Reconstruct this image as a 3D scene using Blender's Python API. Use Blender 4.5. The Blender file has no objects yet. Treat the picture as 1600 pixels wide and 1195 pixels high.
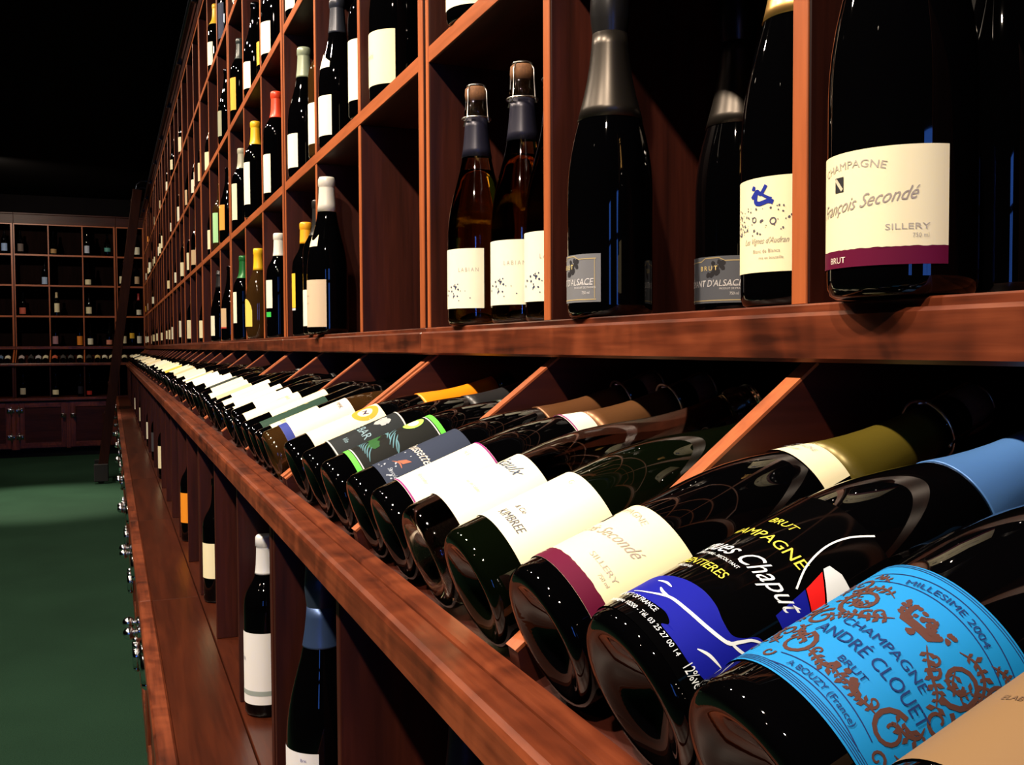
import bpy, bmesh, math, random
from mathutils import Matrix, Vector, geometry

random.seed(7)
D = bpy.data
SC = bpy.context.scene
COL = SC.collection
H0 = 1.365                       # eye height above the carpet; heights below are given from eye level and lifted by H0
FX = 0.42                        # front plane of the side wall's shelves (world X)
FY = 13.83                       # front plane of the end wall's shelves (world Y)
PI = math.pi

# ------------------------------------------------------------------ camera, world, lights, exposure
def make_camera():
    yaw, pit, roll = math.radians(22.415), math.radians(-2.143), math.radians(-0.28)
    s, c = math.sin(yaw), math.cos(yaw)
    f = Vector((s * math.cos(pit), c * math.cos(pit), math.sin(pit)))
    r0 = Vector((c, -s, 0)); u0 = r0.cross(f)
    r = r0 * math.cos(roll) + u0 * math.sin(roll)
    u = -r0 * math.sin(roll) + u0 * math.cos(roll)
    cd = D.cameras.new('camera'); cd.sensor_width = 36; cd.lens = 36 * 1520 / 1600
    cd.clip_start = 0.02; cd.clip_end = 100
    co = D.objects.new('camera', cd); COL.objects.link(co)
    m = Matrix((r, u, -f)).transposed().to_4x4(); m.translation = (0, 0, H0)
    co.matrix_world = m
    SC.camera = co
make_camera()

SC.view_settings.view_transform = 'Standard'
SC.view_settings.look = 'None'
SC.view_settings.gamma = 1
SC.view_settings.use_curve_mapping = False
SC.view_settings.exposure = 0.0
SC.cycles.max_bounces = 8
SC.cycles.caustics_reflective = False
SC.cycles.caustics_refractive = False

WORLD_COL, WORLD_STR = (0.07, 0.24, 1.0), 7.5       # blue daylight outside the shop windows
SPOT_W, SPOT_COL = 265.0, (1.0, 0.81, 0.62)
SPOT_X, SPOT_Z = -0.95, 1.93
SPOT_Y = [-0.75 + 1.2 * i for i in range(10)]

w = D.worlds.new('daylight'); SC.world = w; w.use_nodes = True
bg = w.node_tree.nodes['Background']
bg.inputs[0].default_value = (*WORLD_COL, 1); bg.inputs[1].default_value = WORLD_STR

# ------------------------------------------------------------------ materials
def new_mat(name):
    m = D.materials.new(name); m.use_nodes = True
    return m, m.node_tree.nodes, m.node_tree.links, m.node_tree.nodes['Principled BSDF']

def plain(name, col, rough=0.5, metal=0.0, spec=0.5, emis=None, estr=0, noise=0.0, nscale=40):
    m, n, l, b = new_mat(name)
    b.inputs['Base Color'].default_value = (*col, 1)
    b.inputs['Roughness'].default_value = rough
    b.inputs['Metallic'].default_value = metal
    b.inputs['Specular IOR Level'].default_value = spec
    if emis:
        b.inputs['Emission Color'].default_value = (*emis, 1); b.inputs['Emission Strength'].default_value = estr
    if noise:
        tc = n.new('ShaderNodeTexCoord'); t = n.new('ShaderNodeTexNoise'); t.inputs['Scale'].default_value = nscale
        mx = n.new('ShaderNodeMixRGB'); mx.blend_type = 'MULTIPLY'; mx.inputs[1].default_value = (*col, 1); mx.inputs[0].default_value = noise
        l.new(tc.outputs['Object'], t.inputs['Vector']); l.new(t.outputs['Fac'], mx.inputs[2]); l.new(mx.outputs[0], b.inputs['Base Color'])
    return m

def wood(name, dark, mid, light, axis, rough=0.42, figure=0.0, spec=0.5):
    """Stained wood; grain runs along the given axis, with fine pores and optional flame figure across the board."""
    m, n, l, b = new_mat(name)
    tc = n.new('ShaderNodeTexCoord')
    oi = n.new('ShaderNodeObjectInfo')
    addv = n.new('ShaderNodeVectorMath'); addv.operation = 'ADD'
    sc = n.new('ShaderNodeVectorMath'); sc.operation = 'SCALE'; sc.inputs[0].default_value = (7.1, 3.3, 5.7)
    l.new(oi.outputs['Random'], sc.inputs['Scale'])
    l.new(tc.outputs['Object'], addv.inputs[0]); l.new(sc.outputs[0], addv.inputs[1])
    mp = n.new('ShaderNodeMapping')
    k = [26, 26, 26]; k['xyz'.index(axis)] = 2.2
    mp.inputs['Scale'].default_value = k
    l.new(addv.outputs[0], mp.inputs['Vector'])
    t1 = n.new('ShaderNodeTexNoise'); t1.inputs['Scale'].default_value = 1.0; t1.inputs['Detail'].default_value = 5; t1.inputs['Distortion'].default_value = 0.8
    l.new(mp.outputs[0], t1.inputs['Vector'])
    mp2 = n.new('ShaderNodeMapping'); k2 = [160, 160, 160]; k2['xyz'.index(axis)] = 9
    mp2.inputs['Scale'].default_value = k2
    l.new(addv.outputs[0], mp2.inputs['Vector'])
    t2 = n.new('ShaderNodeTexNoise'); t2.inputs['Scale'].default_value = 1.0; t2.inputs['Detail'].default_value = 3
    l.new(mp2.outputs[0], t2.inputs['Vector'])
    rmp = n.new('ShaderNodeValToRGB')
    e = rmp.color_ramp.elements
    e[0].position = 0.30; e[0].color = (*dark, 1); e[1].position = 0.72; e[1].color = (*light, 1)
    x = e.new(0.5); x.color = (*mid, 1)
    mixf = n.new('ShaderNodeMath'); mixf.operation = 'MULTIPLY_ADD'; mixf.inputs[1].default_value = 0.35; 
    l.new(t2.outputs['Fac'], mixf.inputs[0])
    s2 = n.new('ShaderNodeMath'); s2.operation = 'MULTIPLY'; s2.inputs[1].default_value = 0.67
    l.new(t1.outputs['Fac'], s2.inputs[0]); l.new(s2.outputs[0], mixf.inputs[2])
    src = mixf.outputs[0]
    if figure:
        mp3 = n.new('ShaderNodeMapping'); k3 = [9, 9, 9]; k3['xyz'.index(axis)] = 16
        mp3.inputs['Scale'].default_value = k3; mp3.inputs['Rotation'].default_value = (0.55, 0.2, 0.3)
        l.new(addv.outputs[0], mp3.inputs['Vector'])
        t3 = n.new('ShaderNodeTexNoise'); t3.inputs['Scale'].default_value = 1.0; t3.inputs['Detail'].default_value = 2; t3.inputs['Distortion'].default_value = 1.2
        l.new(mp3.outputs[0], t3.inputs['Vector'])
        f1 = n.new('ShaderNodeMath'); f1.operation = 'SUBTRACT'; f1.inputs[1].default_value = 0.5
        l.new(t3.outputs['Fac'], f1.inputs[0])
        f2 = n.new('ShaderNodeMath'); f2.operation = 'MULTIPLY_ADD'; f2.inputs[1].default_value = figure
        l.new(f1.outputs[0], f2.inputs[0]); l.new(src, f2.inputs[2]); src = f2.outputs[0]
    l.new(src, rmp.inputs['Fac']); l.new(rmp.outputs['Color'], b.inputs['Base Color'])
    b.inputs['Roughness'].default_value = rough; b.inputs['Specular IOR Level'].default_value = spec
    bp = n.new('ShaderNodeBump'); bp.inputs['Strength'].default_value = 0.12; bp.inputs['Distance'].default_value = 0.002
    l.new(t2.outputs['Fac'], bp.inputs['Height']); l.new(bp.outputs['Normal'], b.inputs['Normal'])
    return m

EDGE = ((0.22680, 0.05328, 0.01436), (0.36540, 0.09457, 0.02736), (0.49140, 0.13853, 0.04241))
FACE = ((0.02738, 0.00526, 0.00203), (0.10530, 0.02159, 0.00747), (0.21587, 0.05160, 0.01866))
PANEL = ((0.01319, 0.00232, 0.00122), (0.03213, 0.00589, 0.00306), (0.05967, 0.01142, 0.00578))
M = {}
for ax in 'xyz':
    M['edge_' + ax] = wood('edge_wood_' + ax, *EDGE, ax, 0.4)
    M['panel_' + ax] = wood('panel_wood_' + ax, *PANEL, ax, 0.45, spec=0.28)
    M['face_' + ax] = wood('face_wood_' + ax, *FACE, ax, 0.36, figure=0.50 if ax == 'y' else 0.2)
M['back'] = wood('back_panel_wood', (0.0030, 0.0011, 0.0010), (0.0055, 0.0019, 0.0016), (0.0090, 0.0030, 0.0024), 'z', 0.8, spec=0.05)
M['ledge'] = wood('ledge_wood', (0.023, 0.0042, 0.0014), (0.045, 0.0086, 0.0027), (0.070, 0.0142, 0.0045), 'y', 0.30)
M['ladder'] = wood('ladder_wood', (0.013, 0.0036, 0.0018), (0.023, 0.0064, 0.0030), (0.036, 0.0100, 0.0048), 'z', 0.5, spec=0.12)
M['chrome'] = plain('chrome', (0.75, 0.77, 0.82), 0.12, 1.0)
M['dark_metal'] = plain('dark_metal', (0.05, 0.06, 0.08), 0.35, 1.0)
M['black'] = plain('matte_black', (0.006, 0.006, 0.008), 0.8)
M['rubber'] = plain('rubber', (0.012, 0.012, 0.013), 0.6)
M['ceiling'] = plain('ceiling_paint', (0.0012, 0.0012, 0.0016), 0.95, spec=0.05)
M['wall'] = plain('wall_paint', (0.007, 0.006, 0.007), 0.95, spec=0.05, noise=0.4, nscale=3)
M['lens'] = plain('lamp_lens', (1, 0.9, 0.75), 0.3, emis=(1.0, 0.80, 0.55), estr=30)
M['wire'] = plain('cage_wire', (0.62, 0.60, 0.56), 0.28, 1.0)

def carpet():
    m, n, l, b = new_mat('green_carpet')
    tc = n.new('ShaderNodeTexCoord')
    t = n.new('ShaderNodeTexNoise'); t.inputs['Scale'].default_value = 220; t.inputs['Detail'].default_value = 4
    t2 = n.new('ShaderNodeTexNoise'); t2.inputs['Scale'].default_value = 1.6; t2.inputs['Detail'].default_value = 3
    l.new(tc.outputs['Object'], t.inputs['Vector']); l.new(tc.outputs['Object'], t2.inputs['Vector'])
    ad = n.new('ShaderNodeMath'); ad.operation = 'MULTIPLY_ADD'; ad.inputs[1].default_value = 0.7
    h = n.new('ShaderNodeMath'); h.operation = 'MULTIPLY'; h.inputs[1].default_value = 0.3
    l.new(t.outputs['Fac'], ad.inputs[0]); l.new(t2.outputs['Fac'], h.inputs[0]); l.new(h.outputs[0], ad.inputs[2])
    r = n.new('ShaderNodeValToRGB'); e = r.color_ramp.elements
    e[0].position = 0.32; e[0].color = (0.0075, 0.0250, 0.0145, 1); e[1].position = 0.68; e[1].color = (0.0170, 0.0520, 0.0300, 1)
    l.new(ad.outputs[0], r.inputs['Fac']); l.new(r.outputs['Color'], b.inputs['Base Color'])
    b.inputs['Roughness'].default_value = 0.95; b.inputs['Specular IOR Level'].default_value = 0.1
    bp = n.new('ShaderNodeBump'); bp.inputs['Strength'].default_value = 0.5; bp.inputs['Distance'].default_value = 0.004
    l.new(t.outputs['Fac'], bp.inputs['Height']); l.new(bp.outputs['Normal'], b.inputs['Normal'])
    return m
M['carpet'] = carpet()

def glass(name, col, rough=0.045, trans=0.0, spec=0.5):
    m, n, l, b = new_mat(name)
    b.inputs['Base Color'].default_value = (*col, 1); b.inputs['Roughness'].default_value = rough
    b.inputs['IOR'].default_value = 1.5; b.inputs['Specular IOR Level'].default_value = spec
    b.inputs['Transmission Weight'].default_value = trans
    return m
G = {'black': glass('bottle_glass_black', (0.0006, 0.0006, 0.0008), 0.022, spec=0.30),
     'green': glass('bottle_glass_green', (0.0012, 0.0022, 0.0008), 0.022, spec=0.32),
     'brown': glass('bottle_glass_brown', (0.030, 0.014, 0.004)),
     'olive': glass('bottle_glass_olive', (0.82, 0.86, 0.70), 0.03, 1.0),
     'amber': glass('bottle_glass_amber', (0.62, 0.42, 0.20), 0.03, 1.0),
     'clear': glass('bottle_glass_clear', (0.86, 0.88, 0.80), 0.02, 1.0)}
M['white_wine'] = plain('golden_wine', (0.95, 0.66, 0.12), 0.02)
M['white_wine'].node_tree.nodes['Principled BSDF'].inputs['Transmission Weight'].default_value = 0.9
M['white_wine'].node_tree.nodes['Principled BSDF'].inputs['IOR'].default_value = 1.34
M['window_glass'] = None
def pane_mat():
    m, n, l, b = new_mat('window_glass')
    tr = n.new('ShaderNodeBsdfTransparent'); gl = n.new('ShaderNodeBsdfGlossy'); gl.inputs['Roughness'].default_value = 0.02
    mx = n.new('ShaderNodeMixShader'); mx.inputs[0].default_value = 0.05
    l.new(tr.outputs[0], mx.inputs[1]); l.new(gl.outputs[0], mx.inputs[2]); l.new(mx.outputs[0], n['Material Output'].inputs['Surface'])
    return m
M['window_glass'] = pane_mat()

PAPER = {}
def paper(col, rough=0.55):
    k = (tuple(round(c, 3) for c in col), rough)
    if k not in PAPER:
        PAPER[k] = plain('label_paper' if max(col) > 0.3 else 'label_print', col, rough, spec=0.3 if max(col) > 0.3 else 0.12)
    return PAPER[k]
FOIL = {}
def foil_mat(col, metal=0.6, rough=0.35):
    k = (col, metal, rough)
    if k not in FOIL:
        FOIL[k] = plain('capsule_foil', col, rough, metal)
    return FOIL[k]

WHITE = (0.87, 0.86, 0.68); CREAM = (0.85, 0.80, 0.53); TAN = (0.62, 0.45, 0.27); INK = (0.03, 0.03, 0.035)
YELLOW = (0.85, 0.52, 0.04); ORANGE = (0.85, 0.30, 0.015); BURG = (0.105, 0.004, 0.030); GOLD = (0.75, 0.45, 0.14)
SKY = (0.005, 0.215, 0.56); BROWN = (0.085, 0.036, 0.030); BLUE = (0.005, 0.009, 0.30); GREENB = (0.10, 0.62, 0.05)

# ------------------------------------------------------------------ mesh helpers
def link(o, parent=None):
    COL.objects.link(o)
    if parent is not None:
        o.parent = parent
    return o

def mesh_obj(name, verts, faces, mat, parent=None, smooth=False):
    me = D.meshes.new(name); me.from_pydata(verts, [], faces); me.update()
    if smooth:
        me.polygons.foreach_set('use_smooth', [True] * len(me.polygons))
    me.materials.append(mat)
    return link(D.objects.new(name, me), parent)

MESHES = {}
def cached(name, key, build, mat, parent=None):
    """An object with mesh data shared by all alike pieces."""
    k = (key, mat.name)
    if k not in MESHES:
        me = build(); me.name = name; me.materials.clear(); me.materials.append(mat); MESHES[k] = me
    return link(D.objects.new(name, MESHES[k]), parent)

def bm_mesh(bm, smooth=False):
    me = D.meshes.new('m'); bm.to_mesh(me); bm.free()
    if smooth:
        me.polygons.foreach_set('use_smooth', [True] * len(me.polygons))
    return me

def box_mesh(x0, x1, y0, y1, z0, z1, bev=0.0012):
    bm = bmesh.new(); bmesh.ops.create_cube(bm, size=1)
    for v in bm.verts:
        v.co = Vector(((x0 + x1) / 2 + v.co.x * (x1 - x0), (y0 + y1) / 2 + v.co.y * (y1 - y0), (z0 + z1) / 2 + v.co.z * (z1 - z0)))
    if bev:
        bmesh.ops.bevel(bm, geom=bm.edges[:], offset=bev, segments=1, profile=0.5, affect='EDGES')
    return bm_mesh(bm)

def box(name, x0, x1, y0, y1, z0, z1, mat, parent=None, bev=0.0012):
    b = [round(v, 5) for v in (x0, x1, y0, y1, z0, z1)]
    return cached(name, ('box', *b, bev), lambda: box_mesh(*b, bev), mat, parent)

def prism_mesh(prof, y0, y1, bev=0.0):
    n = len(prof)
    bm = bmesh.new()
    a = [bm.verts.new((p[0], y0, p[1])) for p in prof]; b = [bm.verts.new((p[0], y1, p[1])) for p in prof]
    bm.faces.new(a); bm.faces.new(b[::-1])
    for i in range(n):
        bm.faces.new((a[i], b[i], b[(i + 1) % n], a[(i + 1) % n]))
    bmesh.ops.recalc_face_normals(bm, faces=bm.faces)
    if bev:
        bmesh.ops.bevel(bm, geom=bm.edges[:], offset=bev, segments=1, profile=0.5, affect='EDGES')
    return bm_mesh(bm)

def prism(name, prof, y0, y1, mat, parent=None, bev=0.0):
    prof = [(round(p[0], 5), round(p[1], 5)) for p in prof]
    return cached(name, ('prism', tuple(prof), round(y0, 5), round(y1, 5), bev), lambda: prism_mesh(prof, y0, y1, bev), mat, parent)

def empty(name, loc, rz=0.0, label=None, cat=None, group=None, kind=None):
    o = D.objects.new(name, None); o.location = loc; o.rotation_euler = (0, 0, rz); COL.objects.link(o)
    return tag(o, label, cat, group, kind)

def tag(o, label=None, cat=None, group=None, kind=None):
    if label: o['label'] = label
    if cat: o['category'] = cat
    if group: o['group'] = group
    if kind: o['kind'] = kind
    return o

def lathe_mesh(prof, seg):
    verts, faces, rings = [], [], []
    for r, z in prof:
        if r < 1e-6:
            rings.append([len(verts)]); verts.append((0, 0, z))
        else:
            rings.append(list(range(len(verts), len(verts) + seg)))
            verts += [(r * math.cos(2 * PI * i / seg), r * math.sin(2 * PI * i / seg), z) for i in range(seg)]
    for a, b in zip(rings, rings[1:]):
        for i in range(seg):
            j = (i + 1) % seg
            if len(a) == 1 and len(b) > 1: faces.append((a[0], b[j], b[i]))
            elif len(b) == 1 and len(a) > 1: faces.append((a[i], a[j], b[0]))
            elif len(a) > 1: faces.append((a[i], a[j], b[j], b[i]))
    me = D.meshes.new('lathe'); me.from_pydata(verts, [], faces); me.update()
    me.polygons.foreach_set('use_smooth', [True] * len(me.polygons))
    return me

def tube_mesh(pts, r, seg=8, closed=False):
    pts = [Vector(p) for p in pts]; verts, faces = [], []
    n = len(pts)
    for i, p in enumerate(pts):
        t = (pts[(i + 1) % n] - pts[i - 1]) if closed else (pts[min(i + 1, n - 1)] - pts[max(i - 1, 0)])
        t.normalize(); a = t.orthogonal().normalized() if i == 0 else (a - t * a.dot(t)).normalized()
        b = t.cross(a)
        verts += [tuple(p + a * r * math.cos(2 * PI * k / seg) + b * r * math.sin(2 * PI * k / seg)) for k in range(seg)]
    for i in range(n if closed else n - 1):
        j = (i + 1) % n
        for k in range(seg):
            l = (k + 1) % seg
            faces.append((i * seg + k, i * seg + l, j * seg + l, j * seg + k))
    if not closed:
        faces += [tuple(range(seg))[::-1], tuple((n - 1) * seg + k for k in range(seg))]
    me = D.meshes.new('tube'); me.from_pydata(verts, [], faces); me.update()
    me.polygons.foreach_set('use_smooth', [True] * len(me.polygons))
    return me

def join_meshes(ms):
    bm = bmesh.new()
    for m in ms:
        bm.from_mesh(m)
    return bm_mesh(bm, True)

ORD = ('zeroth first second third fourth fifth sixth seventh eighth ninth tenth eleventh twelfth thirteenth fourteenth fifteenth sixteenth '
       'seventeenth eighteenth nineteenth twentieth twenty-first twenty-second twenty-third twenty-fourth twenty-fifth twenty-sixth '
       'twenty-seventh twenty-eighth twenty-ninth thirtieth thirty-first thirty-second thirty-third').split()

# ------------------------------------------------------------------ the room
CEIL = H0 + 2.0
WX0, WX1, WY0, WY1 = -4.2, 0.80, -4.0, FY + 0.40
floor = box('floor', WX0 - .1, WX1 + 2.5, WY0 - .1, WY1 + .1, -0.10, 0.0, M['carpet'], bev=0); tag(floor, kind='structure')
ceil = box('ceiling', WX0 - .1, WX1 + 2.5, WY0 - .1, WY1 + .1, CEIL, CEIL + .1, M['ceiling'], bev=0); tag(ceil, kind='structure')
tag(box('wall_left', WX0 - .1, WX0, WY0, WY1, 0, CEIL, M['wall'], bev=0), kind='structure')
tag(box('wall_far', WX0, WX1 + .1, WY1, WY1 + .1, 0, CEIL, M['wall'], bev=0), kind='structure')
tag(box('wall_right', WX1, WX1 + .1, 0.05, WY1, 0, CEIL, M['wall'], bev=0), kind='structure')
tag(box('wall_right_return', WX1 + .1, WX1 + 2.3, 0.05, 0.15, 0, CEIL, M['wall'], bev=0), kind='structure')
tag(box('wall_right_front', WX1 + 2.3, WX1 + 2.4, WY0, 0.15, 0, CEIL, M['wall'], bev=0), kind='structure')
# shop-front wall behind the camera: piers, apron, head, and window frames with panes
wins = [(-2.5, -1.9), (-0.55, 0.55), (0.75, 1.75)]
pw = empty('wall_front', (0, WY0, 0), kind='structure')
edges = [WX0] + [v for wv in wins for v in wv] + [WX1 + 2.4]
for i in range(0, len(edges), 2):
    box('pier', edges[i], edges[i + 1], -.12, 0, 0, CEIL, M['wall'], pw, 0)
WZ0, WZ1 = 1.05, 2.50
for a, b in wins:
    box('apron', a, b, -.12, 0, 0, WZ0, M['wall'], pw, 0)
    box('header', a, b, -.12, 0, WZ1, CEIL, M['wall'], pw, 0)
for i, (a, b) in enumerate(wins):
    wf = empty(f'window_{i + 1}', ((a + b) / 2, WY0 - .06, WZ0), kind='structure')
    hw, hh = (b - a) / 2, WZ1 - WZ0
    for nm, x0, x1, z0, z1 in (('stile', -hw, -hw + .06, 0, hh), ('stile', hw - .06, hw, 0, hh), ('frame_rail', -hw + .06, hw - .06, 0, .06), ('frame_rail', -hw + .06, hw - .06, hh - .06, hh),
                               ('mullion', -.010, .010, .06, hh - .52), ('transom', -hw + .06, hw - .06, hh - .52, hh - .46)):
        box(nm, x0, x1, -.03, .03, z0, z1, M['ladder'], wf, 0)
    box('pane', -hw + .06, hw - .06, -.004, .004, .06, hh - .06, M['window_glass'], wf, 0)

# ceiling spotlights over the aisle, each a housing, a lens and its lamp
def spot(i, x, y, target, label, power=1.0, cone=125):
    t = empty('ceiling_spotlight', (x, y, CEIL), 0, label, 'light', 'spotlights along the aisle')
    aim = target - Vector((x, y, H0 + SPOT_Z)); q = aim.to_track_quat('-Z', 'Y')
    cached('mounting_plate', 'spotplate', lambda: lathe_mesh([(0, -.02), (.05, -.02), (.05, 0), (0, 0)], 20), M['black'], t)
    h = cached('housing', 'spothousing', lambda: lathe_mesh([(0, .10), (.035, .10), (.042, .08), (.042, -.02), (.038, -.02), (.036, .0), (0, .0)], 20), M['black'], t)
    h.location = (0, 0, SPOT_Z - (CEIL - H0)); h.rotation_mode = 'QUATERNION'; h.rotation_quaternion = q
    ld = D.lights.new('lamp', 'SPOT'); ld.energy = SPOT_W * power; ld.color = SPOT_COL; ld.spot_size = math.radians(cone); ld.spot_blend = 0.7; ld.shadow_soft_size = 0.040
    lo = D.objects.new('lamp', ld); link(lo, t); lo.location = Vector((0, 0, SPOT_Z - (CEIL - H0))) + aim.normalized() * 0.03
    lo.rotation_mode = 'QUATERNION'; lo.rotation_quaternion = q
for i, y in enumerate(SPOT_Y):
    spot(i, SPOT_X, y, Vector((FX, y + 0.15, H0 - 0.05)), f'black ceiling spotlight over the aisle, {ORD[i + 1]} from the shop-front end', (.95, 1, .92, .78, .52, .38, .31, .28, .26, .26)[i])
spot(10, -1.35, 11.3, Vector((0.0, FY, H0 - 0.1)), 'black ceiling spotlight turned towards the end wall', 0.50)
spot(11, -1.25, 9.9, Vector((-0.62, 9.6, 0)), 'black ceiling spotlight pointing down at the carpet', 4.2, 44)
for i in range(5):  # extra unseen lamps, added for small glints on the bottles
    y = 0.2 + 1.9 * i
    spot(i, -2.5, y, Vector((-1.9, y + .2, 0)), f'unseen ceiling spotlight added for glints across the aisle, {ORD[i + 1]} from the shop front', 0.22, 100)

# ------------------------------------------------------------------ wine racks
# A rack section in its own frame: x = 0 at the shelf fronts (the aisle is at -x), y along the wall, z from the carpet.
TILT = 21.0
TANT = math.tan(math.radians(TILT))
LEV = [(-0.0112, 0.0264), (0.3974, 0.4198), (0.791, 0.813), (1.179, 1.201), (1.570, 1.590)]
DEPTH, BACK, T = 0.33, 0.335, 0.0148
def zz(v): return v + H0
def bed_z(x): return -0.1975 + (x + 0.195) * TANT + H0

def rack(name, loc, rz, width, singles, label, end_left=0.0, group='wine rack sections'):
    t = empty(name, loc, rz, label, 'wine rack', group)
    P = 'panel_z'
    ys0, ys1 = 0.012, 0.033                     # first side panel
    ye0, ye1 = width - 0.011, width             # last side panel
    top = zz(1.59)
    for a, b, xf in ((ys0, ys1, -0.002), (ye0, ye1, -0.001)):
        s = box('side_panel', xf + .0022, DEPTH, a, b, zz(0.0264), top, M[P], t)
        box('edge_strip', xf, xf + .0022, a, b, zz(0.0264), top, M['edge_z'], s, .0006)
    box('groove_filler', 0.022, DEPTH, 0.0, ys0, zz(-0.0112), top, M[P], t)
    for i, (b, tp) in enumerate(LEV):
        if i == 0:
            box('shelf', -0.004, DEPTH, 0.0004, width - .0004, zz(0.008), zz(tp), M['face_y'], t)
            box('fascia', -0.012, 0.010, 0.0005, width - .0005, zz(b), zz(0.0205), M['face_y'], t, 0.0025)
        else:
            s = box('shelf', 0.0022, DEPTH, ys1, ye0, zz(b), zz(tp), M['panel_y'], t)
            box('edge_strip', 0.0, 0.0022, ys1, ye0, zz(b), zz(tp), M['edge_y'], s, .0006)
    for e in singles:
        for (b0, t0), (b1, t1) in zip(LEV, LEV[1:]):
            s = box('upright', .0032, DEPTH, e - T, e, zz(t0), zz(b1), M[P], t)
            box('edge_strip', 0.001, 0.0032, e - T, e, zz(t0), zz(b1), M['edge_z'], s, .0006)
    box('cornice', -0.004, 0.02, 0, width, zz(1.585), zz(1.70), M['panel_y'], t, 0.003)
    box('cornice_cap', -0.016, 0.06, 0, width, zz(1.70), zz(1.72), M['panel_y'], t, 0.003)
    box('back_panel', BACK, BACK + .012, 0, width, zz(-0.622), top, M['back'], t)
    # sloping display
    bx0, bx1 = -0.2038, 0.270
    prism('display_bed', [(bx0, bed_z(bx0)), (bx1, bed_z(bx1)), (bx1, bed_z(bx1) - .012), (bx0, bed_z(bx0) - .012)], 0, width, M['panel_y'], t)
    tri = [(0.011, zz(-0.0114)), (-0.2059, zz(-0.1767)), (-0.2005, bed_z(-0.2005)), (0.27, bed_z(0.27)), (0.27, zz(-0.0114))]
    def divider(a, b):
        s = prism('display_divider', [(p[0] + 0.0016, p[1] - 0.0014) if k < 2 else p for k, p in enumerate(tri)], a, b, M['panel_x'], t)
        (x0, z0), (x1, z1) = tri[0], tri[1]
        prism('edge_strip', [(x0, z0), (x1, z1), (x1 + .0017, z1 - .0015), (x0 + .0017, z0 - .0015)], a, b, M['edge_x'], s)
    for e in singles:
        divider(e - T, e)
    divider(ys0, ys1 - .003); divider(ye0, ye1)
    # rail at the foot of the display
    prism('rail_nosing', [(-0.2205, zz(-0.2168)), (-0.2205, zz(-0.2175)), (-0.244, zz(-0.2178)), (-0.244, zz(-0.195)), (-0.2425, zz(-0.1912)), (-0.2390, zz(-0.1895)), (-0.2222, zz(-0.1892)), (-0.2205, zz(-0.1908))], 0.0004, width - .0004, M['face_y'], t)
    prism('rail', [(-0.2200, zz(-0.2178)), (-0.2200, zz(-0.1895)), (-0.2185, zz(-0.1868)), (-0.2055, zz(-0.1858)), (-0.2040, zz(-0.1872)), (-0.2040, zz(-0.2178))], 0.0004, width - .0004, M['face_y'], t)
    # bins under the display
    box('bin_floor', -0.226, DEPTH, 0, width, zz(-0.640), zz(-0.618), M['ledge'], t)
    def bin_wall(a, b):
        prism('bin_divider', [(-0.222, zz(-0.618)), (DEPTH, zz(-0.618)), (DEPTH, bed_z(0.268) - .0135), (0.268, bed_z(0.268) - .0135), (-0.185, bed_z(-0.185) - .0135), (-0.200, zz(-0.2185)), (-0.222, zz(-0.2183))], a, b, M[P], t, 0.001)
    for e in singles:
        bin_wall(e - T, e)
    bin_wall(ys0, ys1); bin_wall(ye0, ye1)
    box('groove_filler', -0.205, DEPTH, 0.0, ys0, zz(-0.618), zz(-0.2183), M[P], t)
    return t

MODW = 1.201
NEAR0 = 0.129
STD = (0.413, 0.812)
def near_start(k): return NEAR0 + MODW * k
NMOD = 11
for k in range(NMOD):
    x = 0.024 if k == 0 else 0.0        # the section nearest the camera is a little longer
    rack('wine_rack', (FX, near_start(k) - x, 0), 0, MODW + x, (0.402 + x, 0.803 + x) if k == 0 else STD,
         f'stained wood wine rack on the side wall, {ORD[k + 1]} section counted from the near end')
rack('wine_rack', (FX, near_start(NMOD), 0), 0, FY - 0.36 - near_start(NMOD), (), 'narrow filler section of stained wood wine rack in the corner of the side wall')
for i, (x, wd, s) in enumerate(((0.095, MODW, STD), (0.095 - MODW, MODW, STD), (0.095 - 2 * MODW, MODW, STD))):
    rack('wine_rack', (x, FY, 0), PI / 2, wd, s,
         ('stained wood wine rack on the end wall, section beside the leaning ladder', 'stained wood wine rack on the end wall, second section out from the corner',
          'stained wood wine rack on the end wall, third section out from the corner')[i])
rack('wine_rack', (0.095 + 0.355, FY, 0), PI / 2, 0.355, (), 'narrow corner bay of the end wall wine rack behind the ladder')

# ledges in front of the bins
def ledge(name, loc, rz, lengths, label):
    t = empty(name, loc, rz, label, 'ledge')
    y = 0
    for L in lengths:
        box('ledge_board', -0.336, -0.2275, y + .0006, y + L - .0006, zz(-0.650), zz(-0.622), M['ledge'], t, 0.0008)
        box('ledge_nosing', -0.368, -0.3366, y + .0006, y + L - .0006, zz(-0.654), zz(-0.6205), M['face_y'], t, 0.004)
        y += L
ledge('ledge_top', (FX, NEAR0, 0), 0, [MODW] * NMOD + [FY - 0.37 - near_start(NMOD)], 'long red-brown wooden ledge running above the side wall cupboards')
ledge('ledge_top', (0.095, FY, 0), PI / 2, [MODW] * 3, 'red-brown wooden ledge above the end wall cupboards')

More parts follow.
